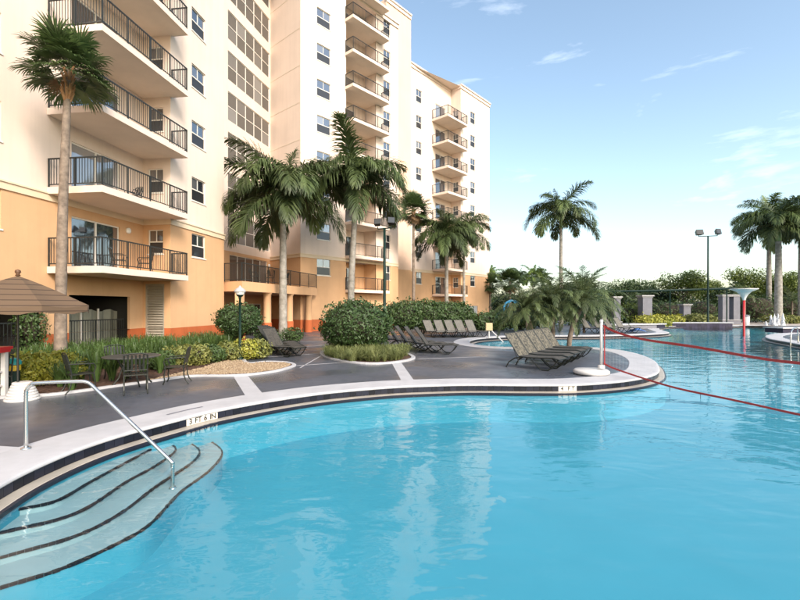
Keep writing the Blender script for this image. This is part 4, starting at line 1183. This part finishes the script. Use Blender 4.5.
for k in range(46):
    x = -20 + k * 3.2; leaf_cloud(m, (x, 94 + rg.uniform(-3, 3), 1.9), (2.9, 2.0, 2.0 + rg.uniform(-.5, .5)), 420, .3, 500 + k, shell=.3, nz=.3, zmin=-.05)
tag(m.build('far_hedge', 'leaf_tree'), 'dense dark mass of far greenery closing the horizon', 'greenery', kind='stuff')

# ------------------------------------------------------------------ pergola, walls, lamps, play features
def pillar(px, Y, w, h, lb, double=False):
    p = at(px, Y); t = empty('stone_pillar', (p.x, p.y, 0), 0, lb, 'pillar', 'grey stone pillars')
    m = MB()
    def shaft(x, w): m.box(x - w / 2, x + w / 2, -w / 2, w / 2, .5, h - .22)
    if double: shaft(-.62, w); shaft(.62, w)
    else: shaft(0, w)
    m.build('shaft', 'stone', t)
    W = w / 2 + (.62 if double else 0)
    m = MB(); m.box(-W - .06, W + .06, -w / 2 - .06, w / 2 + .06, -.02, .44); m.build('plinth', 'stone', t)
    m = MB(); m.box(-W - .12, W + .12, -w / 2 - .12, w / 2 + .12, .44, .52); m.build('plinth_cap', 'stone_light', t)
    m = MB(); m.box(-W - .06, W + .06, -w / 2 - .06, w / 2 + .06, h - .22, h - .12); m.box(-W - .14, W + .14, -w / 2 - .14, w / 2 + .14, h - .12, h); m.build('capital', 'stone_light', t)
pillar(616, 44, .62, 3.0, 'slim grey stone pillar behind the far loungers')
pillar(645, 45, .95, 3.15, 'dark grey stone pillar above the yellow shrubs')
pillar(685, 50, .8, 2.3, 'short pale stone pillar left of the floodlight pole')
pillar(729, 50, .72, 3.35, 'widest stone pillar, a pair of shafts left of the spray funnel', True)
a, b = at(604, 47.5, 3.62), at(736, 47.5, 3.98)
m = MB()
for k in range(2): m.tube([a + V(0, .5 * k, 0), (a + b) / 2 + V(0, .5 * k, -.05), b + V(0, .5 * k, 0)], .11, 6)
bar = m.build('beam', 'green_post')
perg = empty('green_canopy_frame', (0, 0, 0), 0, 'dark green overhead beam frame running above the stone pillars', 'canopy frame'); bar.parent = perg
for f in (0.08, .5, .93):
    q = a + (b - a) * f
    m = MB(); m.tube([(q.x, q.y, 0), (q.x, q.y, q.z)], .06, 6); m.build('post', 'green_post', perg)

wt = empty('tiled_wall', (0, 0, 0), 0, 'raised dark tile wall with white cap at the far pool edge', 'wall')
w0, w1 = V(27.6, 44.9), V(33.75, 44.7)
fw = Fr(tuple(w0.xy), tuple((w1 - w0).xy)); wl = (w1 - w0).length
m = MB(); fbox(m, fw, 0, wl, -1.0, .05, -.4, .30); m.build('wall_core', 'tile_blue', wt)
tm = MB(); tm.box(0, .29, 0, .03, 0, .29); tmesh = tm.mesh('tile', 'tile_blue')
for i in range(int(wl / .3)):
    for j in range(2):
        o = link('tile', tmesh, wt); pp = fw.P(i * .3 + .005, .05, -.32 + j * .3)
        o.location = pp; o.rotation_euler = (0, 0, math.atan2(fw.d.y, fw.d.x)); o.scale = (1, -1, 1)
m = MB(); fbox(m, fw, -.05, wl + .05, -1.1, .14, .30, .38); m.build('cap', 'coping', wt)
wt2 = empty('terrace_wall', (0, 0, 0), 0, 'low grey retaining wall with white cap beneath the yellow shrubs', 'wall')
fw2 = Fr((18.6, 38.2), (6.2, 2.6)); 
m = MB(); fbox(m, fw2, 0, 6.4, -1.6, 0, -.02, .34); m.build('wall_body', 'stone', wt2)
m = MB(); fbox(m, fw2, -.1, 6.5, -1.7, .1, .34, .43); m.build('cap', 'coping', wt2)
m = MB(); fbox(m, fw2, 5.3, 6.38, 0, .02, .02, .33); m.build('tile_panel', 'tile_blue', wt2)
wt3 = empty('spa_wall', (0, 0, 0), 0, 'dark tile block behind the right pool corner', 'wall')
fw3 = Fr((28.9, 33.2), (6, .5)); 
m = MB(); fbox(m, fw3, 0, 7, -1.5, 0, -.02, .32); m.build('wall_body', 'tile_blue', wt3)
m = MB(); fbox(m, fw3, -.1, 7.1, -1.6, .1, .32, .40); m.build('cap', 'coping', wt3)
# low white garden wall beside the far wing
m = MB(); p = at(479, 57); m.box(p.x, p.x + 3.5, p.y, p.y + .25, -.02, 1.0); gw = m.build('wall_body', 'white_frame')
gwe = empty('garden_wall', (0, 0, 0), 0, 'low white garden wall next to the far hotel corner', 'wall'); gw.parent = gwe
m = MB(); m.box(p.x - .05, p.x + 3.55, p.y - .05, p.y + .3, 1.0, 1.07); m.build('cap', 'stone_light', gwe)

def floodlight(px, Y, h, lb, arm=.75, s=1.0):
    p = at(px, Y); t = empty('floodlight_pole', (p.x, p.y, 0), 0, lb, 'floodlight', 'green floodlight poles')
    m = MB(); m.lathe([(.16, 0), (.16, .25), (.10, .3), (.09, h * .5), (.075, h), (.0, h)], 12); m.build('pole', 'green_post', t, True)
    m = MB(); m.tube([(-arm, 0, h - .02), (arm, 0, h + .06)], .04, 8); m.build('crossarm', 'green_post', t)
    for sg in (-1, 1):
        z = h - .02 if sg < 0 else h + .06
        m = MB(); x = sg * arm
        m.tube([(x, 0, z), (x, 0, z + .15)], .03, 6)
        c = Vector((x, -.05, z + .38)); tl = .5
        ax, ay, az = Vector((.27 * s, .08 * sg, 0)), Vector((0, .16 * s, -.07)), Vector((0, .1, .24 * s))
        m.hexa([c - ax - ay - az, c + ax - ay - az, c + ax * .75 + ay - az * .7, c - ax * .75 + ay - az * .7, c - ax - ay + az, c + ax - ay + az, c + ax * .75 + ay + az * .7, c - ax * .75 + ay + az * .7])
        l = m.build('lamp_head', 'black_metal', t)
        m = MB(); e = ay * 1.04
        m.quad(c - ax * .88 - e - az * .88, c + ax * .88 - e - az * .88, c + ax * .88 - e + az * .88, c - ax * .88 - e + az * .88); m.build('lens', 'lamp_lens', l)
floodlight(708, 47, 9.5, 'tall green floodlight pole with two lamp heads against the sky', 1.0, 1.15)
floodlight(384.5, 27, 6.75, 'green floodlight pole before the middle hotel wing', .42, .8)
p = at(240, 15.9); t = empty('globe_lamp', (p.x, p.y, 0), 0, 'green garden lamp post with white globe head in the bed', 'lamp post')
m = MB(); m.lathe([(.11, 0), (.11, .12), (.05, .16), (.042, 2.25), (.06, 2.27), (.05, 2.33), (0, 2.33)], 12); m.build('pole', 'green_post', t, True)
m = MB(); m.lathe([(.04, 2.33), (.14, 2.40), (.175, 2.49), (.15, 2.58), (.0, 2.60)], 16); m.build('globe', 'lamp_globe', t, True)
m = MB(); m.lathe([(.205, 2.50), (.20, 2.54), (.155, 2.60), (.06, 2.66), (.02, 2.72), (0, 2.73)], 16); m.build('cap', 'stone_light', t, True)
m = MB(); m.lathe([(.05, 2.31), (.10, 2.34), (.165, 2.46), (.155, 2.46), (.09, 2.36), (.05, 2.33)], 16); m.build('cradle', 'green_post', t, True)

p = at(744, 42.6); t = empty('spray_funnel', (p.x, p.y, 0), 0, 'red pole carrying a wide pale water funnel in the pool', 'water feature')
m = MB(); m.lathe([(.10, -1.1), (.095, 2.75), (.0, 2.75)], 12); m.build('pole', 'red_paint', t, True)
m = MB(); m.lathe([(.11, 2.6), (.16, 2.78), (.34, 3.15), (.62, 3.44), (1.12, 3.66), (1.14, 3.72), (.62, 3.54), (.36, 3.3), (.1, 3.0)], 24); m.build('funnel', 'funnel', t, True)
for i, (px, Y, h, w) in enumerate([(766, 46.6, .5, .12), (771, 46.8, 1.15, .22), (774.5, 46.4, 1.25, .22), (778, 47, 1.3, .2), (783, 46.3, 1.35, .22)]):
    p = at(px, Y); m = MB(); r_ = random.Random(i)
    pr = []
    for k in range(9):
        s = k / 8; pr.append((w * (1 - s) ** .8 * (1 + r_.uniform(-.18, .18)) + .015, h * s - .03))
    m.lathe(pr, 9); m.v = [(x * (1 + r_.uniform(-.45, .35)), y * (1 + r_.uniform(-.45, .35)), z + r_.uniform(-.05, .05)) for x, y, z in m.v]
    for q_ in range(26):
        a_ = r_.uniform(0, 6.28); rd = w * r_.uniform(.2, 1.9); z_ = r_.uniform(.02, h * .8); d_ = r_.uniform(.012, .03)
        m.hexa([(math.cos(a_) * rd + i_ * d_, math.sin(a_) * rd + j_ * d_, z_ + k_ * d_) for k_ in (-1, 1) for i_, j_ in ((-1, -1), (1, -1), (1, 1), (-1, 1))])
    o = m.build('water_jet', 'foam', None, True); o.location = (p.x, p.y, 0)
    tag(o, ['shortest white water jet left of the others', 'second white water jet from the left', 'middle white water jet of five', 'fourth white water jet from the left', 'tallest white water jet nearest the right palm'][i], 'water jet', 'water jets on the beach entry')
# blue hoop play feature
p = at(512, 45); t = empty('play_hoop', (p.x, p.y, 0), 0, 'blue hoop play feature in front of the squat fan palm', 'play feature')
m = MB(); m.tube([(.85 * math.cos(a_), 0, 1.75 + .85 * math.sin(a_)) for a_ in [2 * math.pi * k / 26 for k in range(27)]], .11, 8, False); m.build('hoop', 'blue_paint', t, True)
m = MB(); m.tube([(.45 * math.cos(a_), 0, 1.75 + .8 * math.sin(a_)) for a_ in [2 * math.pi * k / 20 for k in range(21)]], .05, 6, False); m.build('inner_hoop', 'blue_paint', t, True)
m = MB(); m.lathe([(.16, 0), (.12, .95), (0, .95)], 10); m.build('post', 'blue_paint', t, True)
m = MB(); m.lathe([(0, 1.5), (.2, 1.55), (.28, 1.75), (.2, 1.95), (0, 2.0)], 12); m.build('ball', 'yellow', t, True)
# trash urn and far blue chair near the beach
p = at(746.5, 48); t = empty('waste_bin', (p.x, p.y, 0), 0, 'small white waste bin behind the spray funnel pole', 'bin')
m = MB(); m.lathe([(.26, 0), (.3, .9), (.0, .9)], 12); m.build('body', 'white_plastic', t, True)
m = MB(); m.lathe([(.32, .9), (.32, .98), (.2, 1.08), (0, 1.12)], 12); m.build('lid', 'stone', t, True)

# ------------------------------------------------------------------ loungers
LOUNGERS = {}
def make_lounger(sling, key):
    root = bpy.data.objects.new('pool_lounger', None); C.objects.link(root)
    W = .31
    hz = .36
    seat = [(-.28, hz), (.0, hz - .015), (.4, hz), (.75, hz + .02), (.92, hz - .02)]
    back = [(-.28, hz), (-.45, hz + .24), (-.62, hz + .47), (-.76, hz + .66)]
    for nm, path in (('sling_seat', seat), ('sling_back', back)):
        sl_ = 'sling_dark' if nm == 'sling_seat' and sling == 'sling_print' else sling
        m = MB()
        up = [Vector((x, -W + .02, z + .012)) for x, z in path]; up2 = [Vector((x, W - .02, z + .012)) for x, z in path]
        lo = [p - V(0, 0, .018) for p in up]; lo2 = [p - V(0, 0, .018) for p in up2]
        strip(m, [up, up2, lo2, lo, up]); m.build(nm, sl_, root)
    m = MB()
    for y in (-W, W):
        m.tube([(x, y, z) for x, z in seat], .019, 7); m.tube([(x, y, z) for x, z in back], .019, 7)
    m.tube([(back[-1][0], -W, back[-1][1]), (back[-1][0], W, back[-1][1])], .017, 6)
    m.tube([(seat[-1][0], -W, seat[-1][1]), (seat[-1][0], W, seat[-1][1])], .017, 6)
    m.tube([(-.28, -W, hz), (-.28, W, hz)], .014, 6)
    m.build('frame', 'bronze_metal', root)
    for y in (-W, W):
        m = MB(); m.tube([(-.2, y, hz - .02), (-.42, y, hz - .06), (-.62, y, .16), (-.70, y, .005)], .018, 7); m.build('leg', 'bronze_metal', root)
        m = MB(); m.tube([(.05, y, hz - .02), (.30, y, .10), (.42, y, .02), (.60, y, .018), (.76, y, .15), (.88, y, hz - .03)], .018, 7); m.build('leg', 'bronze_metal', root)
    for y in (-W, W):
        m = MB(); m.tube([(-.50, y * .94, hz + .30), (-.30, y * .94, .17)], .010, 5); m.build('brace', 'bronze_metal', root)
    m = MB(); m.tube([(.5, -W, .02), (.5, W, .02)], .012, 6); m.build('stretcher', 'bronze_metal', root)
    LOUNGERS[key] = [root, False]
for s, k in (('sling_print', 'print'), ('sling_plain', 'plain'), ('sling_dark', 'dark')): make_lounger(s, k)
ORD = ['first', 'second', 'third', 'fourth', 'fifth', 'sixth']
def put_lounger(key, p, heading, label, group, sc=1.0):
    e = LOUNGERS[key]; o = e[0] if not e[1] else copy_tree(e[0]); e[1] = True
    o.location = (p.x, p.y, 0.002); o.rotation_euler = (0, 0, heading); o.scale = (sc,) * 3
    tag(o, label, 'lounger', group); return o
def row(key, p0, step, n, heading, what, group, jit=.05, sc=1.0):
    r = random.Random(len(group))
    for i in range(n):
        put_lounger(key, V(p0[0] + step[0] * i, p0[1] + step[1] * i), heading + r.uniform(-jit, jit), ORD[i] + ' ' + what, group, sc)
row('print', (4.22, 14.0), (.56, .84), 5, R(-42), 'lounger from the pool edge in the patterned row on the peninsula', 'patterned loungers on the peninsula', sc=1.07)
row('dark', (1.45, 18.5), (-.42, .80), 5, R(-14), 'dark lounger from the front in the row behind the topiary', 'dark loungers right of the topiary', sc=1.06)
row('plain', (2.15, 28.6), (.70, .10), 5, R(-62), 'grey lounger from the left in front of the dark hedge', 'grey loungers by the hedge', sc=1.05)
row('dark', (-4.7, 17.6), (-.33, .85), 4, R(-28), 'dark lounger from the front in the row beside the gravel', 'dark loungers by the gravel bed', sc=1.06)
row('plain', (14.2, 32.6), (1.0, .35), 4, R(-58), 'grey lounger from the left on the far terrace', 'loungers on the far terrace', sc=1.1)
# blue towel heap on the far terrace
p = V(18.0, 33.4); m = MB()
rr = random.Random(4)
gN = 10
vv = []
for i in range(gN + 1):
    for j in range(6):
        x = -.75 + 1.5 * i / gN; y = -.3 + .6 * j / 5
        vv.append((p.x + x, p.y + y, .04 + .34 * max(0, (1 - abs(x) / .8)) * (1 - (y / .4) ** 2) * (.7 + .5 * rr.random()) + .02))
m.add(vv, [(i * 6 + j, (i + 1) * 6 + j, (i + 1) * 6 + j + 1, i * 6 + j + 1) for i in range(gN) for j in range(5)])
tag(m.build('towel_heap', 'towel_blue', None, True), 'heap of blue towels on the far terrace by its tip', 'towels')
# pool lift by the inlet
p = at(489, 27.6); t = empty('pool_lift', (p.x, p.y, 0), 0, 'tan padded pool lift with white arm at the small inlet', 'pool lift')
m = MB(); m.box(-.2, .2, -.12, .12, .48, .95); m.build('pad', 'tan_pad', t)
m = MB(); m.tube([(.12, 0, .5), (.85, -.3, -.25)], .035, 8); m.build('arm', 'white_plastic', t)
m = MB(); m.tube([(0, 0, 0), (0, 0, .5)], .05, 8); m.build('post', 'white_plastic', t)

# ------------------------------------------------------------------ patio set, umbrella
def patio_chair(p, heading, label):
    t = empty('patio_chair', (p.x, p.y, p.z + .002), heading, label, 'chair', 'cast metal patio chairs')   # faces +x
    m = MB()
    for k in range(7): m.box(-.21, .22, -.22 + .066 * k, -.22 + .066 * k + .045, .425, .44)
    m.box(.20, .235, -.235, .235, .415, .44); m.box(-.235, -.20, -.235, .235, .415, .44); m.build('seat', 'bronze_metal', t)
    m = MB()
    for y in (-.225, .225): m.tube([(-.2, y, .43), (-.24, y, .62), (-.30, y, .88)], .016, 6)
    m.tube([(-.30, -.225, .88), (-.31, -.1, .915), (-.31, .1, .915), (-.30, .225, .88)], .016, 6); m.tube([(-.225, -.22, .53), (-.225, .22, .53)], .012, 6)
    m.build('back_frame', 'bronze_metal', t)
    for k in range(5):
        y = -.15 + .075 * k; m = MB(); m.box(-.006, .006, y - .02, y + .02, 0, .36)
        o = m.build('back_slat', 'bronze_metal', t); o.location = (-.225, 0, .53); o.rotation_euler = (0, R(-13), 0)
    for y in (-.225, .225):
        m = MB(); m.tube([(.21, y, .42), (.235, y, .22), (.22, y, .1), (.26, y, .01)], .016, 6); m.build('leg', 'bronze_metal', t)
        m = MB(); m.tube([(-.21, y, .42), (-.22, y, .22), (-.26, y, .1), (-.33, y, .01)], .016, 6); m.build('leg', 'bronze_metal', t)
        m = MB(); m.tube([(-.27, y, .68), (-.05, y * 1.1, .67), (.2, y * 1.12, .66), (.24, y * 1.08, .58), (.2, y, .43)], .015, 6); m.build('arm', 'bronze_metal', t)
    return t
tp = V(-6.70, 11.0)
t = empty('patio_table', (tp.x, tp.y, .002), .3, 'dark metal patio table on the deck by the planting bed', 'table')
m = MB(); m.lathe([(0, .70), (.62, .70), (.64, .712), (.64, .728), (.62, .735), (0, .735)], 28); m.build('table_top', 'table_top', t)
for k in range(4):
    a_ = k * math.pi / 2 + .6; c_, s_ = math.cos(a_), math.sin(a_)
    m = MB(); m.tube([(c_ * .34, s_ * .34, .70), (c_ * .22, s_ * .22, .45), (c_ * .30, s_ * .30, .2), (c_ * .46, s_ * .46, .01)], .02, 6); m.build('leg', 'bronze_metal', t)
m = MB(); m.tube([(.22 * math.cos(a_), .22 * math.sin(a_), .42) for a_ in [k * math.pi / 8 for k in range(17)]], .012, 6, False); m.build('stretcher', 'bronze_metal', t)
patio_chair(V(-6.02, 10.02), R(122), 'patio chair with its slatted back to the pool')
patio_chair(V(-5.72, 11.25), R(196), 'patio chair at the right end of the patio table')
patio_chair(V(-7.30, 10.05), R(48), 'patio chair at the left of the patio table behind the handrail')
patio_chair(V(-7.5, 11.7), R(-40), 'patio chair on the far side of the patio table')
for i, (t_, u_, k_, h_) in enumerate([(2.0, 1.2, 2, 20), (3.4, 1.3, 2, 200), (1.5, 1.0, 4, 60), (3.2, .9, 3, 250)]):
    q = A.P(t_, u_, FLOOR(k_))
    patio_chair(q, R(h_), ['metal chair on the lowest left balcony behind the fan palm', 'second metal chair on the lowest left balcony', 'metal chair on the third left balcony from below', 'metal chair on the second left balcony from below'][i])
q = V(-9.3, 27.2, 3.43)
for i in range(3):
    patio_chair(q + V(.3 + i * .5, 1.6 * i, 0), R(30 + 90 * i), ['metal chair on the columned terrace at its left corner', 'middle metal chair on the columned terrace', 'metal chair on the columned terrace behind the royal palm'][i])
patio_chair(V(-8.85, 9.6), R(150), 'patio chair half cut by the left picture edge')

up_ = V(-7.99, 9.2)
t = empty('patio_umbrella', (up_.x, up_.y, 0), .2, 'brown striped patio umbrella beside the patio table', 'umbrella')
NP, RU = 8, 1.30
zt, zr = 2.60, 1.99
for k in range(NP):
    a0, a1 = 2 * math.pi * k / NP, 2 * math.pi * (k + 1) / NP
    rows = []
    for i in range(9):
        s = i / 8; r0_ = RU * s; z = zt - (zt - zr) * (s ** 1.12); ln = []
        for j in range(7):
            q_ = j / 6; x = math.cos(a0) * (1 - q_) + math.cos(a1) * q_; y = math.sin(a0) * (1 - q_) + math.sin(a1) * q_
            ln.append(Vector((x * r0_, y * r0_, z - .05 * math.sin(math.pi * q_) * s)))
        rows.append(ln)
    rows.append([p_ * 1.003 + V(0, 0, -.14 - .012 * math.sin(j * 2.1)) for j, p_ in enumerate(rows[-1])])
    m = MB(); strip(m, rows); m.build('canopy_panel', 'umbrella_fabric', t, False)
    m = MB(); m.tube([(math.cos(a0) * .05, math.sin(a0) * .05, zt - .05), (math.cos(a0) * RU * .98, math.sin(a0) * RU * .98, zr - .03)], .010, 5); m.build('rib', 'black_metal', t)
    m = MB(); m.tube([(math.cos(a0) * .04, math.sin(a0) * .04, 1.85), (math.cos(a0) * RU * .5, math.sin(a0) * RU * .5, zt - .31)], .008, 5); m.build('strut', 'black_metal', t)
m = MB(); m.tube([(0, 0, .3), (0, 0, zt + .02)], .022, 8); m.build('pole', 'black_metal', t)
m = MB(); m.lathe([(.0, zt - .01), (.05, zt), (.03, zt + .04), (.055, zt + .08), (.045, zt + .12), (0, zt + .14)], 12); m.build('finial', 'wood_brown', t, True)
m = MB(); m.lathe([(.035, 1.78), (.035, 1.9)], 10); m.build('hub', 'black_metal', t)
t = empty('umbrella_base', (up_.x + .06, up_.y + .04, 0), 0, 'white ribbed cone base holding the umbrella pole', 'umbrella base')
for k in range(7):
    z = k * .055; r_ = .30 - .022 * k
    m = MB(); m.lathe([(0, z), (r_, z), (r_ + .008, z + .02), (r_ - .004, z + .047), (r_ - .03, z + .053), (0, z + .053)], 24); m.build('rib', 'white_plastic', t)
t = empty('towel_stand', (-8.80, 9.25, 0), .1, 'white stand with red top at the left picture edge', 'stand')
for x in (-.3, .3):
    for y in (-.2, .2):
        m = MB(); m.box(x - .045, x + .045, y - .045, y + .045, 0, .98); m.build('post', 'white_plastic', t)
for z in (.25, .55):
    m = MB(); m.box(-.3, .3, -.2, .2, z, z + .03); m.build('shelf', 'white_plastic', t)
m = MB(); m.box(-.4, .4, -.3, .3, 1.04, 1.10); m.box(-.37, .37, -.27, .27, .98, 1.04); m.build('top', 'red_paint', t)
t = empty('toy_bucket', (-8.75, 9.95, .03), 0, 'teal and yellow toy bin beside the white stand', 'bin')
m = MB(); m.lathe([(0, .0), (.12, .0), (.13, .6), (0, .6)], 14); m.build('body', 'green_post', t)
m = MB(); m.lathe([(.128, .48), (.14, .49), (.142, .6), (.13, .61)], 14); m.build('band', 'yellow', t)
m = MB(); m.lathe([(.155, .62), (.155, .68), (.1, .76), (0, .78)], 14); m.build('lid', 'teal', t)

# ------------------------------------------------------------------ handrail, volleyball net
t = empty('handrail', (-5.1, 6.0, 0), 0, 'stainless steel handrail curving down into the pool steps', 'handrail')
o = Vector((-5.1, 6.0, 0))
pts = [(-5.1, 6.0, .01), (-5.1, 6.0, .5), (-5.1, 6.0, .76), (-5.085, 6.0, .83), (-5.04, 6.01, .885), (-4.97, 6.02, .91), (-4.5, 6.13, .915), (-4.40, 6.155, .905), (-4.33, 6.165, .865), (-4.2, 6.15, .755), (-3.6, 6.07, .25), (-3.14, 6.0, -.135), (-3.105, 6.0, -.18), (-3.1, 6.0, -.25), (-3.1, 6.0, -.66)]
m = MB(); m.tube([Vector(p) - o for p in catmull([Vector(p) for p in pts], 4, False)], .0245, 12); m.build('rail_tube', 'steel', t, True)
m = MB(); m.lathe([(.06, .018), (.06, .03), (.03, .045), (0, .045)], 16); m.build('floor_flange', 'steel', t, True)
m = MB(); m.lathe([(.05, -.66), (.05, -.52), (.04, -.5), (.0, -.5)], 14, (2.0, 0, 0)); m.build('step_anchor', 'steel', t, True)

NP0, NP1 = V(5.86, 12.65), V(11.1, 3.0)
t = empty('net_post', (5.82, 12.72, 0), 0, 'white volleyball net post on a round white base', 'net post', 'volleyball net posts')
m = MB(); m.lathe([(0, .02), (.46, .02), (.49, .05), (.49, .11), (.45, .145), (.12, .155), (0, .155)], 32, (-.28, .02, 0)); m.lathe([(.1, .18), (.09, .27), (.05, .28)], 16); m.build('base', 'white_plastic', t, True)
m = MB(); m.tube([(0, 0, .2), (0, 0, 1.52)], .042, 14); m.build('pole', 'white_plastic', t, True)
m = MB(); m.lathe([(.05, 1.50), (.05, 1.56), (.03, 1.59), (0, 1.59)], 14); m.build('cap', 'white_plastic', t, True)
net = empty('volleyball_net', (0, 0, 0), 0, 'red edged volleyball net sagging across the pool', 'net')
def net_pt(s, v):      # v 0 bottom .. 1 top
    p = NP0 + (NP1 - NP0) * s
    sag = (4 * s * (1 - s)) ** .72
    top = 1.43 - .56 * sag - .03 * math.sin(s * 21); bot = .30 - .52 * sag + .015 * math.sin(s * 26)
    return Vector((p.x, p.y, bot + (top - bot) * v))
NS = 48
def tape(v0, v1, name, m_):
    m = MB()
    d = (NP1 - NP0).normalized(); n_ = Vector((d.y, -d.x, 0)) * .006
    for i in range(NS):
        a, b = i / NS, (i + 1) / NS
        A0, A1, B0, B1 = net_pt(a, v0), net_pt(a, v1), net_pt(b, v0), net_pt(b, v1)
        m.hexa([A0 - n_, B0 - n_, B0 + n_, A0 + n_, A1 - n_, B1 - n_, B1 + n_, A1 + n_])
    return m.build(name, m_, net)
tape(.945, 1.0, 'top_tape', 'red_tape'); tape(0.0, .042, 'bottom_tape', 'red_tape')
m = MB(); a, b = net_pt(.002, 0), net_pt(.002, 1); m.tube([a, b], .016, 6); m.build('side_tape', 'red_tape', net)
m = MB(); q0 = Vector((5.82, 12.72, 1.46)); m.tube([q0, net_pt(0, .98)], .008, 5); q1 = Vector((5.82, 12.72, .33)); m.tube([q1, net_pt(0, .02)], .008, 5); m.build('tie_cord', 'red_tape', net)
m = MB()
for i in range(1, 109): m.tube([net_pt(i / 109, .03), net_pt(i / 109, .96)], .0012, 3, False)
for j in range(1, 11): m.tube([net_pt(i / NS, j / 11) for i in range(NS + 1)], .0012, 3, False)
tag(m.build('mesh', 'net_cord', net), kind='stuff')
for s in (.17, .235, .41, .50):
    m = MB(); p = net_pt(s, .0); m.tube([p + V(0, 0, .03), p - V(0, 0, .10)], .006, 5); m.build('weight_tie', 'black_metal', net)
t2 = copy_tree(t); t2.location = (11.2, 2.85, 0); tag(t2, 'white volleyball net post at the near end of the net, outside the picture', 'net post', 'volleyball net posts')
# pool rail on the right corner
t = empty('grab_rail', (0, 0, 0), 0, 'curved steel grab rail at the right pool corner', 'grab rail')
p = V(21.0, 23.3); c_ = [Vector((p.x + .35, p.y + .3, .02)), Vector((p.x + .35, p.y + .3, .6)), Vector((p.x + .1, p.y + .1, .85)), Vector((p.x - .5, p.y - .3, .75)), Vector((p.x - .75, p.y - .5, .3)), Vector((p.x - .78, p.y - .52, -.7))]
m = MB(); m.tube(catmull(c_, 5, False), .03, 8); m.build('rail_tube', 'steel', t, True)
